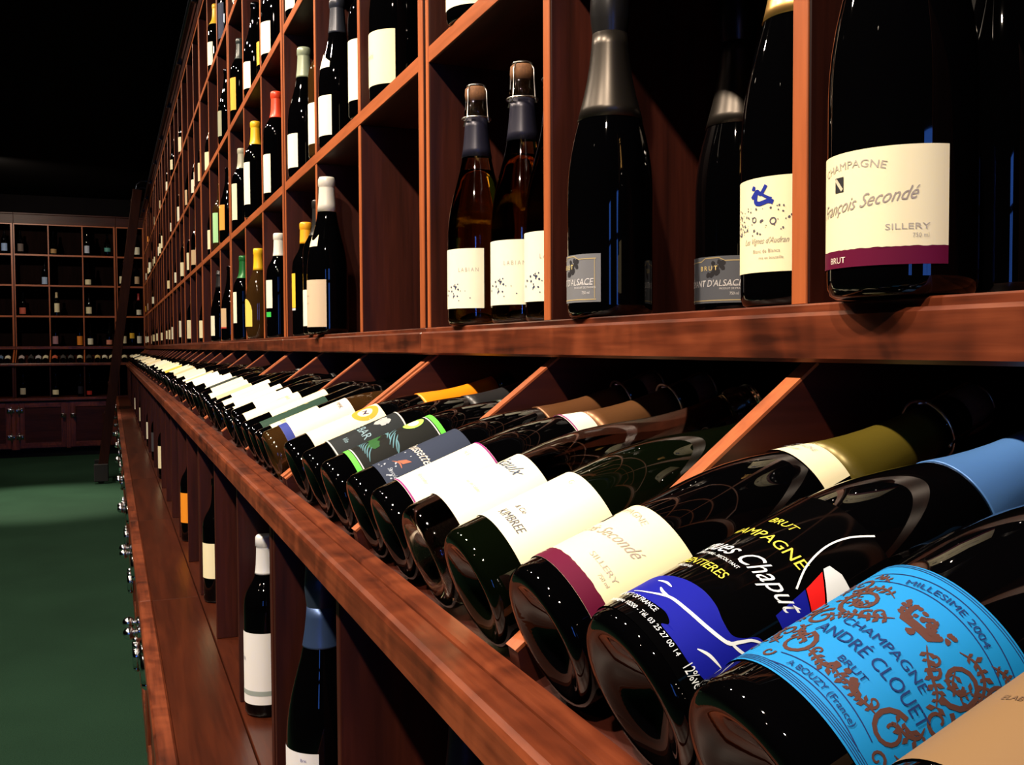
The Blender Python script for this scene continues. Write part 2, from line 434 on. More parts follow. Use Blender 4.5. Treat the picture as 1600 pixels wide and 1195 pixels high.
# base cupboards with framed doors, strap hinges and ice-box latches
def ball(c, r, n=14):
    m = lathe_mesh([(r * math.sin(PI * q / 8), -r * math.cos(PI * q / 8)) if 0 < q < 8 else (0, -r if q == 0 else r) for q in range(9)], n)
    m.transform(Matrix.Translation(c)); return m
def hinge_mesh():
    return join_meshes([box_mesh(-.008, 0, -.036, -.010, -.022, .022, .003), box_mesh(-.008, 0, .010, .050, -.028, .028, .003),
                        tube_mesh([(-.014, 0, -.034), (-.014, 0, .034)], .0135, 14), ball((-.014, 0, -.040), .012, 12), ball((-.014, 0, .040), .012, 12)])
def latch_mesh():
    return join_meshes([box_mesh(-.010, 0, -.034, .030, -.024, .024, .003), box_mesh(-.022, -.010, -.018, .022, -.015, .015, .004),
                        tube_mesh([(-.020, 0, 0), (-.036, -.004, 0)], .0085, 12), ball((-.044, -.006, 0), .0185, 18)])
def cupboard(loc, rz, width, label):
    t = empty('base_cabinet', loc, rz, label, 'cabinet', 'base cupboards under the ledges')
    x0 = -0.340
    box('carcass', x0 + .022, 0.33, 0, width, zz(-1.262), zz(-0.655), M['panel_y'], t)
    box('toe_kick', x0 + .085, x0 + .10, 0, width, 0.0005, zz(-1.262), M['black'], t, 0)
    for a, b in ((0, .045), (width / 2 - .0225, width / 2 + .0225), (width - .045, width)):
        box('face_stile', x0 + .004, x0 + .022, a, b, zz(-1.262), zz(-0.655), M['face_z'], t)
    dz0, dz1 = zz(-1.245), zz(-0.672)
    for s in (0, 1):
        a, b = (.047, width / 2 - .024) if s == 0 else (width / 2 + .024, width - .047)
        d = empty('door', (0, 0, 0)); d.parent = t
        for c, e in ((a, a + .06), (b - .06, b)):
            box('stile', x0, x0 + .020, c, e, dz0, dz1, M['face_z'], d, .002)
        for c, e in ((dz0, dz0 + .065), (dz1 - .065, dz1)):
            box('door_rail', x0, x0 + .020, a + .06, b - .06, c, e, M['face_y'], d, .002)
        box('door_panel', x0 + .010, x0 + .016, a + .06, b - .06, dz0 + .065, dz1 - .065, M['panel_y'], d)
        hy = a - .004 if s == 0 else b + .004
        for hz in (zz(-0.775), zz(-1.105)):
            h = cached('hinge', ('hinge', s), lambda: hinge_mesh(), M['chrome'], d); h.location = (x0, hy, hz)
            if s == 1: h.rotation_euler = (PI, 0, 0)
        ly = b - .030 if s == 0 else a + .030
        h = cached('latch', ('latch', s), lambda: latch_mesh(), M['chrome'], d); h.location = (x0, ly, zz(-0.845))
        if s == 1: h.rotation_euler = (PI, 0, 0)
    return t
for k in range(NMOD):
    cupboard((FX, near_start(k), 0), 0, MODW, f'panelled wooden cupboard with chrome latches under the side ledge, {ORD[k + 1]} from the near end')
for i, x in enumerate((0.095, 0.095 - MODW, 0.095 - 2 * MODW)):
    cupboard((x, FY, 0), PI / 2, MODW, ('panelled wooden cupboard on the end wall just left of the ladder foot', 'panelled wooden cupboard on the end wall, second from the ladder', 'panelled wooden cupboard on the end wall, third from the ladder')[i])

# ladder rail along the cornice and the rolling ladder
lr = empty('ladder_rail', (FX - 0.035, 0.2, zz(1.655)), 0, 'dark metal ladder rail running along the top of the side wall racks', 'rail')
cached('pipe', 'railpipe', lambda: tube_mesh([(0, 0, 0), (0, 13.0, 0)], .011, 10), M['dark_metal'], lr)
for k in range(12):
    b = box("bracket", 0, .026, -.012, .012, -.018, .018, M['dark_metal'], lr); b.location = (.002, .3 + 1.1 * k, 0)

def ladder():
    y0, y1 = 10.60, 11.04
    t = empty('library_ladder', (-0.10, (y0 + y1) / 2, 0), 0, 'dark wooden rolling ladder leaning against the side wall racks', 'ladder')
    bx, bz, tx, tz = 0.0, 0.10, 0.385, zz(1.60)
    dx, dz = tx - bx, tz - bz; L = math.hypot(dx, dz); ux, uz = dx / L, dz / L; nx, nz = -uz, ux
    hd = 0.045
    for y in (y0, y1):
        yy = y - (y0 + y1) / 2
        prism('stile', [(bx + nx * hd, bz + nz * hd), (tx + nx * hd, tz + nz * hd), (tx - nx * hd, tz - nz * hd), (bx - nx * hd, bz - nz * hd)], yy - .016, yy + .016, M['ladder'], t, .003)
        box('wheel_housing', -.075, .060, yy - .028, yy + .028, .022, .20, M['black'], t, .006)
        wv = cached('wheel', 'ladderwheel', lambda: lathe_mesh([(0, -.014), (.030, -.014), (.034, -.010), (.034, .010), (.030, .014), (0, .014)], 20), M['rubber'], t)
        wv.location = (-.01, yy, .034); wv.rotation_euler = (PI / 2, 0, 0)
        hk = cached('hook', 'ladderhook', lambda: tube_mesh([(0.02, 0, -.05), (0.0, 0, .0), (.010, 0, .050), (.050, 0, .086), (.100, 0, .090), (.125, 0, .070)], .008, 8), M['dark_metal'], t)
        hk.location = (tx - .015, yy, tz + .0)
    n = 9
    for i in range(n):
        f = (i + 0.9) / n * .97
        prism('tread', [(bx + dx * f - .05, bz + dz * f), (bx + dx * f + .05, bz + dz * f), (bx + dx * f + .05, bz + dz * f + .022), (bx + dx * f - .05, bz + dz * f + .022)], -.204, .204, M['ladder'], t, .003)
ladder()

# ------------------------------------------------------------------ bottles
PROF = {
 'champagne': (.0415, [(0, .016), (.010, .014), (.022, .006), (.031, .0005), (.036, 0), (.0395, .002), (.0412, .006), (.0415, .012), (.0415, .118), (.0411, .130), (.0400, .143), (.0380, .157), (.0352, .171), (.0318, .185), (.0280, .199), (.0243, .213), (.0212, .228), (.0188, .243), (.0170, .259), (.0158, .274), (.0150, .286), (.0150, .288), (.0167, .2895), (.0170, .294), (.0167, .2975), (.0148, .299), (.0148, .308), (.0135, .31), (0, .31)]),
 'bordeaux': (.0370, [(0, .014), (.010, .012), (.020, .005), (.028, .0004), (.032, 0), (.0352, .002), (.0368, .006), (.0370, .011), (.0370, .172), (.0366, .184), (.0350, .195), (.0318, .205), (.0272, .214), (.0225, .222), (.0188, .230), (.0165, .239), (.0152, .250), (.0144, .266), (.0140, .280), (.0140, .2815), (.0154, .283), (.0155, .296), (.0145, .299), (.013, .30), (0, .30)]),
 'burgundy': (.0395, [(0, .014), (.010, .012), (.021, .005), (.030, .0004), (.034, 0), (.0376, .002), (.0392, .006), (.0395, .011), (.0395, .120), (.0391, .132), (.0379, .145), (.0359, .158), (.0330, .171), (.0296, .184), (.0260, .197), (.0227, .210), (.0200, .223), (.0179, .236), (.0163, .250), (.0151, .266), (.0143, .282), (.0143, .284), (.0157, .2855), (.0157, .297), (.0148, .300), (.0135, .302), (0, .302)]),
 'flask': (.0430, [(0, .010), (.020, .002), (.030, 0), (.035, .003), (.0385, .012), (.0412, .035), (.0428, .065), (.0430, .10), (.0420, .13), (.0395, .155), (.0355, .176), (.0300, .193), (.0240, .206), (.0190, .218), (.0160, .232), (.0146, .25), (.0142, .275), (.0155, .277), (.0155, .29), (.014, .294), (0, .294)]),
}
def prof_r(kind, z):
    p = PROF[kind][1]; best = p[0][0]
    for (r0, z0), (r1, z1) in zip(p[4:], p[5:]):
        if z0 <= z <= z1 and z1 > z0:
            return r0 + (r1 - r0) * (z - z0) / (z1 - z0)
    return best
def foil_prof(kind, z0, z1, off=.0007):
    p = PROF[kind][1]
    out = [(prof_r(kind, z0) - .0002, z0), (prof_r(kind, z0) + off, z0)]
    top = p[-1][1]
    for r, z in p[5:]:
        if z0 < z < min(z1, top) and r > 0:
            out.append((r + off, z))
    if z1 >= top:
        out += [(p[-2][0] + off, top + off), (0, top + off)]
    else:
        out += [(prof_r(kind, z1) + off, z1), (prof_r(kind, z1) - .0002, z1)]
    return out

def patch_mesh(R, h0, h1, a0, a1, cols, rows=1, rfun=None, top=None):
    v, f = [], []
    for i in range(cols + 1):
        a = a0 + (a1 - a0) * i / cols
        t = h1 if top is None else top(i / cols)
        for j in range(rows + 1):
            h = h0 + (t - h0) * j / rows
            r = R if rfun is None else rfun(h)
            v.append((r * math.cos(a), r * math.sin(a), h))
    for i in range(cols):
        for j in range(rows):
            k = i * (rows + 1) + j
            f.append((k, k + rows + 1, k + rows + 2, k + 1))
    me = D.meshes.new('patch'); me.from_pydata(v, [], f); me.update()
    me.polygons.foreach_set('use_smooth', [True] * len(me.polygons))
    return me

# ---- print on labels: flat outlines wrapped onto the bottle
TXT = {}
def text_tris(s):
    if s not in TXT:
        cu = D.curves.new('t', 'FONT'); cu.body = s; cu.size = 1; cu.align_x = 'CENTER'; cu.resolution_u = 3
        ob = D.objects.new('t', cu); COL.objects.link(ob)
        dg = bpy.context.evaluated_depsgraph_get(); dg.update()
        me = ob.evaluated_get(dg).to_mesh()
        TXT[s] = ([v.co.copy() for v in me.vertices], [tuple(p.vertices) for p in me.polygons])
        D.objects.remove(ob); D.curves.remove(cu)
    return TXT[s]

def wrap(parent, name, items, R, mat, layer=1, rfun=None, conv=None):
    """items: ('t', text, s, h, size, {shear, sx, arc, bold}), ('p', points), ('l', points, width). s runs round the bottle, h along it."""
    if len(items) > 1 and (items[0][0] == 't' or len(items) <= 6):
        return [wrap(parent, name, [it], R, mat, layer, rfun) for it in items]
    bm = bmesh.new()
    for it in items:
        if it[0] == 't':
            _, s, cs, ch, size, o = it
            vs, fs = text_tris(s); sx = o.get('sx', 1); sh = o.get('shear', 0); arc = o.get('arc')
            nv = []
            for v in vs:
                x, y = (v.x * sx + sh * v.y) * size, v.y * size
                if arc:
                    a = x / arc; x, y = (arc + y) * math.sin(a), (arc + y) * math.cos(a) - arc
                rt = o.get('rot', 0)
                if rt: x, y = x * math.cos(rt) - y * math.sin(rt), x * math.sin(rt) + y * math.cos(rt)
                nv.append(bm.verts.new((cs + x, ch + y, 0)))
            for f in fs:
                try: bm.faces.new([nv[i] for i in f])
                except ValueError: pass
        elif it[0] == 'p':
            pts = [Vector((p[0], p[1], 0)) for p in it[1]]
            nv = [bm.verts.new(p) for p in pts]
            for tri in geometry.tessellate_polygon([pts]):
                try: bm.faces.new([nv[i] for i in tri])
                except ValueError: pass
        elif it[0] == 'l':
            pts = [Vector((p[0], p[1], 0)) for p in it[1]]; n = len(pts); L = []
            for i, p in enumerate(pts):
                t = (pts[min(i + 1, n - 1)] - pts[max(i - 1, 0)]).normalized(); nn = Vector((-t.y, t.x, 0))
                wd = it[2] * (it[3](i / (n - 1)) if len(it) > 3 else 1) / 2
                L.append((bm.verts.new(p + nn * wd), bm.verts.new(p - nn * wd)))
            for (a, b), (c, d) in zip(L, L[1:]):
                bm.faces.new((a, b, d, c))
    xs = [v.co.x for v in bm.verts]
    step = 0.0045
    x = math.floor(min(xs) / step) * step + step
    while x < max(xs):
        g = bm.verts[:] + bm.edges[:] + bm.faces[:]
        bmesh.ops.bisect_plane(bm, geom=g, plane_co=(x, 0, 0), plane_no=(1, 0, 0)); x += step
    for f in bm.faces:
        if f.normal.z < 0: f.normal_flip()
    for v in bm.verts:
        s, h = v.co.x, v.co.y
        r = (R if rfun is None else rfun(h)) + .00025 * layer
        a = s / R
        v.co = Vector((r * math.cos(a), r * math.sin(a), h))
    me = bm_mesh(bm, True); me.materials.append(mat); me.name = name
    o = link(D.objects.new(name, me), parent)
    if len(items) > 1: o['kind'] = 'stuff'
    return o

wrap_print = wrap

def cage_mesh():
    ms = [tube_mesh([(.0200 * math.cos(a), .0200 * math.sin(a), .286) for a in [2 * PI * k / 24 for k in range(24)]], .0011, 6, True),
          tube_mesh([(.0125 * math.cos(a), .0125 * math.sin(a), .331) for a in [2 * PI * k / 20 for k in range(20)]], .0010, 6, True)]
    for k in range(4):
        a = k * PI / 2 + .4; c, s = math.cos(a), math.sin(a)
        ms.append(tube_mesh([(.0125 * c, .0125 * s, .331), (.0182 * c, .0182 * s, .322), (.0185 * c, .0185 * s, .308), (.0200 * c, .0200 * s, .286), (.0225 * c, .0225 * s, .279)], .0011, 6))
    ms.append(lathe_mesh([(0, .3335), (.011, .333), (.0135, .330), (.0128, .3305), (0, .3315)], 18))
    return join_meshes(ms)

def orient_standing(yaw_deg=0.0, far=False):
    """label faces the aisle, turned yaw degrees towards the viewer's end of the wall"""
    a = math.radians(yaw_deg)
    d = Vector((-math.cos(a), -math.sin(a), 0)); z = Vector((0, 0, 1)); y = z.cross(d)
    m = Matrix((d, y, z)).transposed()
    return Matrix.Rotation(PI / 2, 3, 'Z') @ m if far else m
def orient_lying(roll_deg=0.0, far=False, tilt=21.0):
    a = math.radians(tilt); ax = Vector((math.cos(a), 0, math.sin(a))); up = Vector((-math.sin(a), 0, math.cos(a)))
    r = math.radians(roll_deg); d = up * math.cos(r) + Vector((0, -1, 0)) * math.sin(r)
    m = Matrix((d, ax.cross(d), ax)).transposed()
    return Matrix.Rotation(PI / 2, 3, 'Z') @ m if far else m

def bottle(kind, loc, rot, text, glass_key='black', labels=(), foil=None, scale=1.0, seg=20, group=None, neck=None, name=None, wine=None, cage=False, cork=None, hood=None):
    """labels: dicts h0,h1,half (deg),off (deg),col and an optional art(parent, R); foil: (colour, z0, z1, metal); neck: (h0, h1, colour)"""
    R = PROF[kind][0]
    o = cached(name or ('champagne_bottle' if kind == 'champagne' else 'wine_bottle'), ('bottle', kind, seg), lambda: lathe_mesh(PROF[kind][1], seg), G[glass_key])
    m = rot.to_4x4() @ Matrix.Scale(scale, 4); m.translation = loc
    o.matrix_world = m
    tag(o, text, 'bottle', group)
    cols = max(6, seg // 2)
    for lb in labels:
        a0, a1 = math.radians(lb.get('off', 0) - lb['half']), math.radians(lb.get('off', 0) + lb['half'])
        h0, h1 = lb['h0'], lb['h1']
        if lb.get('neck'):
            rf = lambda h: prof_r(kind, h) + .0006
            p = cached('neck_label', ('npatch', kind, h0, h1, a0, a1, cols), lambda: patch_mesh(R, h0, h1, a0, a1, cols, 5, rf, lb.get('top')), paper(lb['col']), o)
        else:
            p = cached('label', ('patch', R, h0, h1, a0, a1, cols, id(lb['top']) if lb.get('top') else 0), lambda: patch_mesh(R + .0005, h0, h1, a0, a1, cols, 1, None, lb.get('top')), paper(lb['col'], lb.get('rough', 0.55)), o)
        if lb.get('art'):
            lb['art'](p, R + .0005)
    if foil:
        col, z0, z1, metal = foil
        cached('capsule', ('foil', kind, seg, z0, z1), lambda: lathe_mesh(foil_prof(kind, z0, z1), seg), foil_mat(col, metal), o)
    if hood:
        cached('hood', ('hood', kind, seg), lambda: lathe_mesh([(.0166, .270), (.0182, .282), (.0190, .292), (.0186, .302), (.0175, .314), (.0178, .322), (.0150, .331), (.008, .335), (0, .336)], seg), foil_mat(hood, 0.75, 0.3), o)
    if wine:
        pr = PROF[kind][1]
        inner = [(max(0, r - .0028), z + (.003 if i < 8 else 0)) for i, (r, z) in enumerate(pr) if z < wine] + [(0, wine)]
        cached('wine', ('wine', kind, wine, seg), lambda: lathe_mesh(inner, seg), M['white_wine'], o)
    if cork:
        cached('cork', ('cork', kind), lambda: lathe_mesh([(0, .290), (.0095, .290), (.0095, .308), (.0150, .311), (.0162, .318), (.0155, .327), (.011, .331), (0, .332)], 18), plain_cork(), o)
    if cage:
        cached('wire_cage', 'cage', cage_mesh, M['wire'], o)
    return o
_ck = []
def plain_cork():
    if not _ck: _ck.append(plain('cork', (0.26, 0.11, 0.04), 0.8, noise=0.7, nscale=260))
    return _ck[0]

# ---- label art
def bez(pts, n=10):
    """Catmull-Rom through the points"""
    P = [Vector((p[0], p[1])) for p in pts]; out = []
    for i in range(len(P) - 1):
        p0, p1, p2, p3 = P[max(i - 1, 0)], P[i], P[i + 1], P[min(i + 2, len(P) - 1)]
        for k in range(n):
            t = k / n
            out.append(0.5 * ((2 * p1) + (p2 - p0) * t + (2 * p0 - 5 * p1 + 4 * p2 - p3) * t * t + (3 * p1 - p0 - 3 * p2 + p3) * t ** 3))
    out.append(P[-1]); return [(p.x, p.y) for p in out]
def taper(t): return 0.25 + 0.75 * math.sin(PI * min(1, max(0, t)))
def spiral(cx, cy, r, turns, start, w, flip=1, n=26):
    pts = []
    for i in range(n + 1):
        t = i / n; a = start + flip * turns * 2 * PI * t; rr = r * (1 - .82 * t)
        pts.append((cx + rr * math.cos(a), cy + rr * math.sin(a)))
    return ('l', pts, w, lambda t: 1.1 - .55 * t)
def blob(cx, cy, r, n=9, seed=0, sy=1.0):
    rnd = random.Random(seed)
    return ('p', [(cx + r * (0.75 + .5 * rnd.random()) * math.cos(2 * PI * i / n), cy + sy * r * (0.75 + .5 * rnd.random()) * math.sin(2 * PI * i / n)) for i in range(n)])
def ring(cx, cy, r, n=28, a0=0, a1=2 * PI): return [(cx + r * math.cos(a0 + (a1 - a0) * i / n), cy + r * math.sin(a0 + (a1 - a0) * i / n)) for i in range(n + 1)]

def art_seconde(b, k, cut=0):
    """cream label starting at height b, drawn k times full size"""
    def art(p, R):
        x = R * 1.34; c = .0112 * k
        wrap(p, 'colour_band', [('p', [(-x, b), (x, b), (x, b + c)] + [(x - q * x / 24, b + c + .0002 * math.sin(q * q * 1.7)) for q in range(1, 48)] + [(-x, b + c)])], R, paper(BURG))
        g = paper((0.42, 0.39, 0.34))
        wrap(p, 'lettering', [('t', 'CHAMPAGNE', 0, b + .0625 * k, .0068 * k, {'sx': 1.25, 'arc': .09}), ('t', 'SILLERY', .034, b + .0215 * k, .0052 * k, {'sx': 1.5}), ('t', '750 ml', .041, b + .0165 * k, .0036 * k, {})], R, g)
        wrap(p, 'lettering', [('t', 'François Secondé', .006, b + .0365 * k, .0118 * k, {'shear': .55, 'sx': .88, 'rot': .10})], R, paper((0.34, 0.30, 0.27)))
        wrap(p, 'lettering', [('t', 'BRUT', -.0085, b + .0030 * k, .0056 * k, {'sx': 1.15})], R, paper((0.80, 0.70, 0.60)), 2)
        wrap(p, 'emblem', [('p', [(-.0110, b + .0485 * k), (-.0035, b + .0485 * k), (-.0035, b + .0580 * k), (-.0110, b + .0580 * k)])], R, paper(INK))
        wrap(p, 'emblem', [('l', [(-.0102, b + .0570 * k), (-.0044, b + .0495 * k)], .0020)], R, paper((0.62, 0.55, 0.42)), 2)
    return art

def art_figure(p, R):
    f = lambda P: [(-.004 + (x + .016) * .62, .078 + (y - .086) * .62) for x, y in P]
    wrap(p, 'emblem', [('l', f(bez([(-.020, .083), (-.012, .090), (-.006, .087), (.001, .096)])), .0028), ('l', f(bez([(-.012, .090), (-.014, .079), (-.008, .076), (.004, .078), (.010, .076)])), .0032), ('l', f(bez([(-.006, .087), (.001, .083), (.008, .080)])), .0020), blob(-.0045, .0830, .0019, 9, 3)], R, paper((0.015, 0.03, 0.30)))
    rnd = random.Random(4); dots = []
    for i in range(150):
        x, y = rnd.uniform(-.032, .032), rnd.uniform(.050, .070)
        if rnd.random() < .35 + (.5 if x < -.005 else 0): dots.append(blob(x, y, rnd.uniform(.0003, .0011), 5, i))
    dots += [('l', ring(.012, .059, .0022, 12), .0009), ('l', ring(-.004, .061, .0018, 12), .0008)]
    wrap(p, 'grape_print', dots, R, paper((0.10, 0.09, 0.12)))
    wrap(p, 'lettering', [('t', "Les Vignes d'Audran", .004, .0440, .0058, {'shear': .4, 'sx': .8}), ('t', 'Blanc de Blancs', .006, .0375, .0036, {}), ('t', 'mis en bouteille', .010, .033, .0030, {})], R, paper((0.34, 0.30, 0.24)))

def art_cremant(p, R):
    rnd = random.Random(2); g = []
    for i in range(16):
        g.append(blob(.008 + rnd.uniform(-.009, .009), .0475 + rnd.uniform(-.007, .006), .0024, 10, i))
    wrap(p, 'grape_emblem', g, R, paper(INK))
    wrap(p, 'lettering', [('t', "CRÉMANT D'ALSACE", -.004, .0300, .0090, {'shear': .2, 'sx': .92}), ('t', 'VIN MOUSSEUX', .025, .0300, .0026, {}), ('t', 'PRODUIT DE FRANCE', .025, .0268, .0026, {}), ('t', '750 ml', .027, .0215, .0040, {'sx': .8})], R, paper((0.62, 0.62, 0.64)))
    wrap(p, 'lettering', [('t', 'B R U T', .000, .0455, .0064, {})], R, paper((0.78, 0.62, 0.25)), 2)
    wrap(p, 'border', [('l', [(-.040, .0545), (-.010, .0545), (-.004, .0575), (.012, .0575), (.018, .0545), (.038, .0545)], .0009), ('l', [(.0365, .054), (.0365, .0175)], .0006), ('l', [(-.040, .0165), (.038, .0165)], .0009)], R, paper((0.45, 0.36, 0.18)))

def art_chaput(p, R):
    Y = paper((0.62, 0.58, 0.06)); W = paper((0.72, 0.80, 0.88))
    wrap(p, 'lettering', [('t', 'BRUT', -.001, .0965, .0062, {'shear': .25, 'sx': 1.12}), ('t', 'CHAMPAGNE', -.003, .0835, .0082, {'sx': 1.18, 'shear': .12}), ('t', 'ARRENTIERES', -.009, .0522, .0068, {'sx': 1.0, 'shear': .10})], R, Y)
    wrap(p, 'lettering', [('t', 'Jacques Chaput', .0015, .0655, .0138, {'shear': .55, 'sx': .86}), ('t', 'PROPRIETAIRE - RECOLTANT', -.006, .0615, .0026, {'sx': 1.0}), ('t', '39-2307-01', -.012, .0485, .0026, {})], R, W)
    wrap(p, 'lettering', [('t', 'PRODUCT OF FRANCE', -.008, .0178, .0036, {'sx': .95}), ('t', 'Champagne 10200 - Tél. 03 25 27 00 14', .004, .0126, .0034, {'sx': 1.0}), ('t', '12%vol', .0415, .0122, .0070, {'sx': .58})], R, W, 3)
    fig = bez([(-.034, .0215), (-.027, .0320), (-.020, .0362), (-.0129, .0380), (.0024, .0410), (.0129, .0420), (.0217, .0412), (.0283, .0392), (.035, .0388), (.0386, .0424), (.0412, .0484), (.0460, .0500), (.0530, .0490), (.0600, .0440), (.0600, .0250)], 5)
    fig += bez([(.0600, .0250), (.0530, .0210), (.0476, .0191), (.0373, .0160), (.0271, .0158), (.0165, .0160), (.0180, .0185), (.0165, .0202), (.0120, .0216), (.0060, .0212), (-.0040, .0205), (-.0150, .0205), (-.034, .0215)], 5)[1:-1]
    wrap(p, 'figure_print', [('p', fig)], R, paper(BLUE), 1)
    wrap(p, 'figure_line', [('l', bez([(-.0140, .0222), (-.0050, .0240), (.0010, .0262), (.0070, .0285), (.0170, .0296), (.0276, .0315), (.0370, .0352), (.0392, .0400), (.0412, .0455), (.0451, .0490), (.0500, .0490)]), .0017, taper), ('l', bez([(-.003, .0300), (.001, .0285), (.007, .0282)]), .0014, taper),
                            ('l', bez([(-.0100, .0332), (-.0045, .0340), (.0010, .0332)]), .0013, taper), ('l', bez([(.0330, .0222), (.0375, .0252), (.0440, .0270)]), .0014, taper), ('l', bez([(.0365, .0360), (.0420, .0380), (.0470, .0410)]), .0014, taper)], R, W, 2)
    wrap(p, 'sail_print', [('p', [(.0375, .0610), (.0345, .0798), (.0450, .0755), (.0530, .0700), (.0500, .0600)])], R, paper(BLUE), 1)
    wrap(p, 'sail_print', [('p', [(.0345, .0803), (.0318, .0918), (.0450, .0834), (.0560, .0770), (.0530, .0705), (.0450, .0760)])], R, paper((0.75, 0.008, 0.008)), 2)
    wrap(p, 'sail_print', [('p', [(.0310, .0932), (.0312, .0966), (.0370, .0990), (.0445, .0985), (.0540, .0940), (.0570, .0780), (.0450, .0845)])], R, W, 2)
    wrap(p, 'arc_line', [('l', bez([(.0325, .0765), (.0262, .0880), (.0232, .1020), (.0248, .1140), (.0300, .1250)]), .0009)], R, W, 1)

CL0, CL1 = 0.0195, 0.0970
def art_clouet(p, R):
    B = paper(BROWN); N = paper((0.012, 0.03, 0.13)); C = -.003
    it = []
    def leafy(pts, w, step=.0024, size=.0019, seed=0):
        """a stem with small leaves set along both sides"""
        rr = random.Random(seed); q = bez(pts, 8); it.append(('l', q, w, taper)); acc = 0
        for (a, b), (c, d) in zip(q, q[1:]):
            acc += math.hypot(c - a, d - b)
            if acc > step:
                acc = 0; t = math.atan2(d - b, c - a)
                for sd in (-1, 1):
                    u = t + sd * (0.9 + .4 * rr.random()); z = size * (.7 + .6 * rr.random())
                    it.append(('p', [(c, d), (c + z * math.cos(u - .45), d + z * math.sin(u - .45)), (c + 1.7 * z * math.cos(u), d + 1.7 * z * math.sin(u)), (c + z * math.cos(u + .45), d + z * math.sin(u + .45))]))
    def curl(x, y, r, turns, start, w, flip, n=18):
        it.append(spiral(x, y, r, turns, start, w, flip, n))
    for sg in (-1, 1):
        X = lambda v: C + sg * v
        # big side scrolls, lower scrolls, and the frame between them
        curl(X(.0225), .0680, .0088, 1.35, -PI / 2 if sg > 0 else -PI / 2, .0019, sg); curl(X(.0285), .0535, .0062, 1.2, PI / 2, .0017, -sg)
        curl(X(.0225), .0365, .0074, 1.3, PI * .5, .0018, sg); curl(X(.0340), .0410, .0050, 1.2, -PI / 2, .0015, sg); curl(X(.0340), .0790, .0052, 1.2, -PI / 2, .0015, -sg)
        curl(X(.0150), .0625, .0030, 1.0, PI / 2, .0012, -sg, 12); curl(X(.0120), .0665, .0026, .9, -PI / 2, .0011, sg, 12); curl(X(.0400), .0620, .0052, 1.1, 0, .0014, sg); curl(X(.0125), .0375, .0024, .9, -PI / 2, .0010, sg, 12)
        curl(X(.0400), .0300, .0042, 1.0, 1.0, .0013, -sg); curl(X(.0270), .0270, .0030, 1.0, .4, .0011, sg, 12)
        leafy([(X(.0070), .0680), (X(.0115), .0640), (X(.0165), .0610), (X(.0210), .0590), (X(.0245), .0555)], .0012, seed=3)
        leafy([(X(.0145), .0760), (X(.0205), .0785), (X(.0265), .0770), (X(.0305), .0720), (X(.0310), .0650)], .0013, seed=4)
        leafy([(X(.0185), .0700), (X(.0215), .0660), (X(.0255), .0660), (X(.0265), .0710)], .0010, .0016, .0016, 5)
        leafy([(X(.0275), .0480), (X(.0290), .0440), (X(.0260), .0405), (X(.0215), .0400)], .0013, seed=6)
        leafy([(X(.0160), .0355), (X(.0120), .0350), (X(.0070), .0340), (X(.0030), .0355), (C, .0345)], .0013, .0019, seed=7)
        leafy([(X(.0290), .0330), (X(.0340), .0350), (X(.0390), .0390), (X(.0400), .0450)], .0012, seed=8)
        leafy([(X(.0330), .0590), (X(.0370), .0560), (X(.0390), .0500)], .0012, seed=9)
        leafy([(X(.0360), .0700), (X(.0390), .0740), (X(.0400), .0800)], .0012, seed=10)
        leafy([(X(.0235), .0830), (X(.0280), .0855), (X(.0330), .0865)], .0010, .0018, .0014, 12)
    rnd = random.Random(11)
    for q in range(46):
        it.append(blob(C + rnd.uniform(-.0105, .0105), .0745 + rnd.uniform(-.0020, .0042) - 9 * (rnd.random() * .01) ** 2, .0011, 7, q))
    it += [('p', [(C - .0085, .0728), (C + .0085, .0728), (C + .0062, .0692), (C - .0062, .0692)]), blob(C, .0675, .0016, 8, 5), blob(C - .004, .0372, .0017, 8, 1), blob(C + .004, .0372, .0017, 8, 2), blob(C, .0385, .0014, 8, 3)]
    wrap(p, 'ornament', it, R, B, 1)
    bd = [('l', [(-.056, h), (.056, h)], .0003) for h in (CL0 + .0010, CL0 + .0018, CL0 + .0026, CL0 + .0034, CL1 - .0010, CL1 - .0020)]
    bd += [('l', [(C + x, c + .0055 * math.cos(x / .026)) for x in [-.040 + .004 * q for q in range(21)]], .00045) for c in (.0800, .0865)]
    bd += [('l', [(C + x, c + .0028 * math.cos(x / .016)) for x in [-.022 + .0022 * q for q in range(21)]], .00045) for c in (.0222, .0280)]
    wrap(p, 'border', bd, R, N, 1)
    wrap(p, 'lettering', [('t', 'MILLESIME 2004', C, .0872, .0040, {'sx': 1.35, 'arc': .070}), ('t', 'CHAMPAGNE', C, .0548, .0052, {'sx': 1.18, 'arc': .16}), ('t', 'ANDRÉ CLOUET', C + .002, .0462, .0074, {'sx': .92, 'arc': .4}), ('t', 'BRUT', C, .0392, .0040, {'sx': 1.25}),
                          ('t', 'A BOUZY (France)', C, .0262, .0037, {'sx': 1.05, 'arc': .10})], R, N, 2)

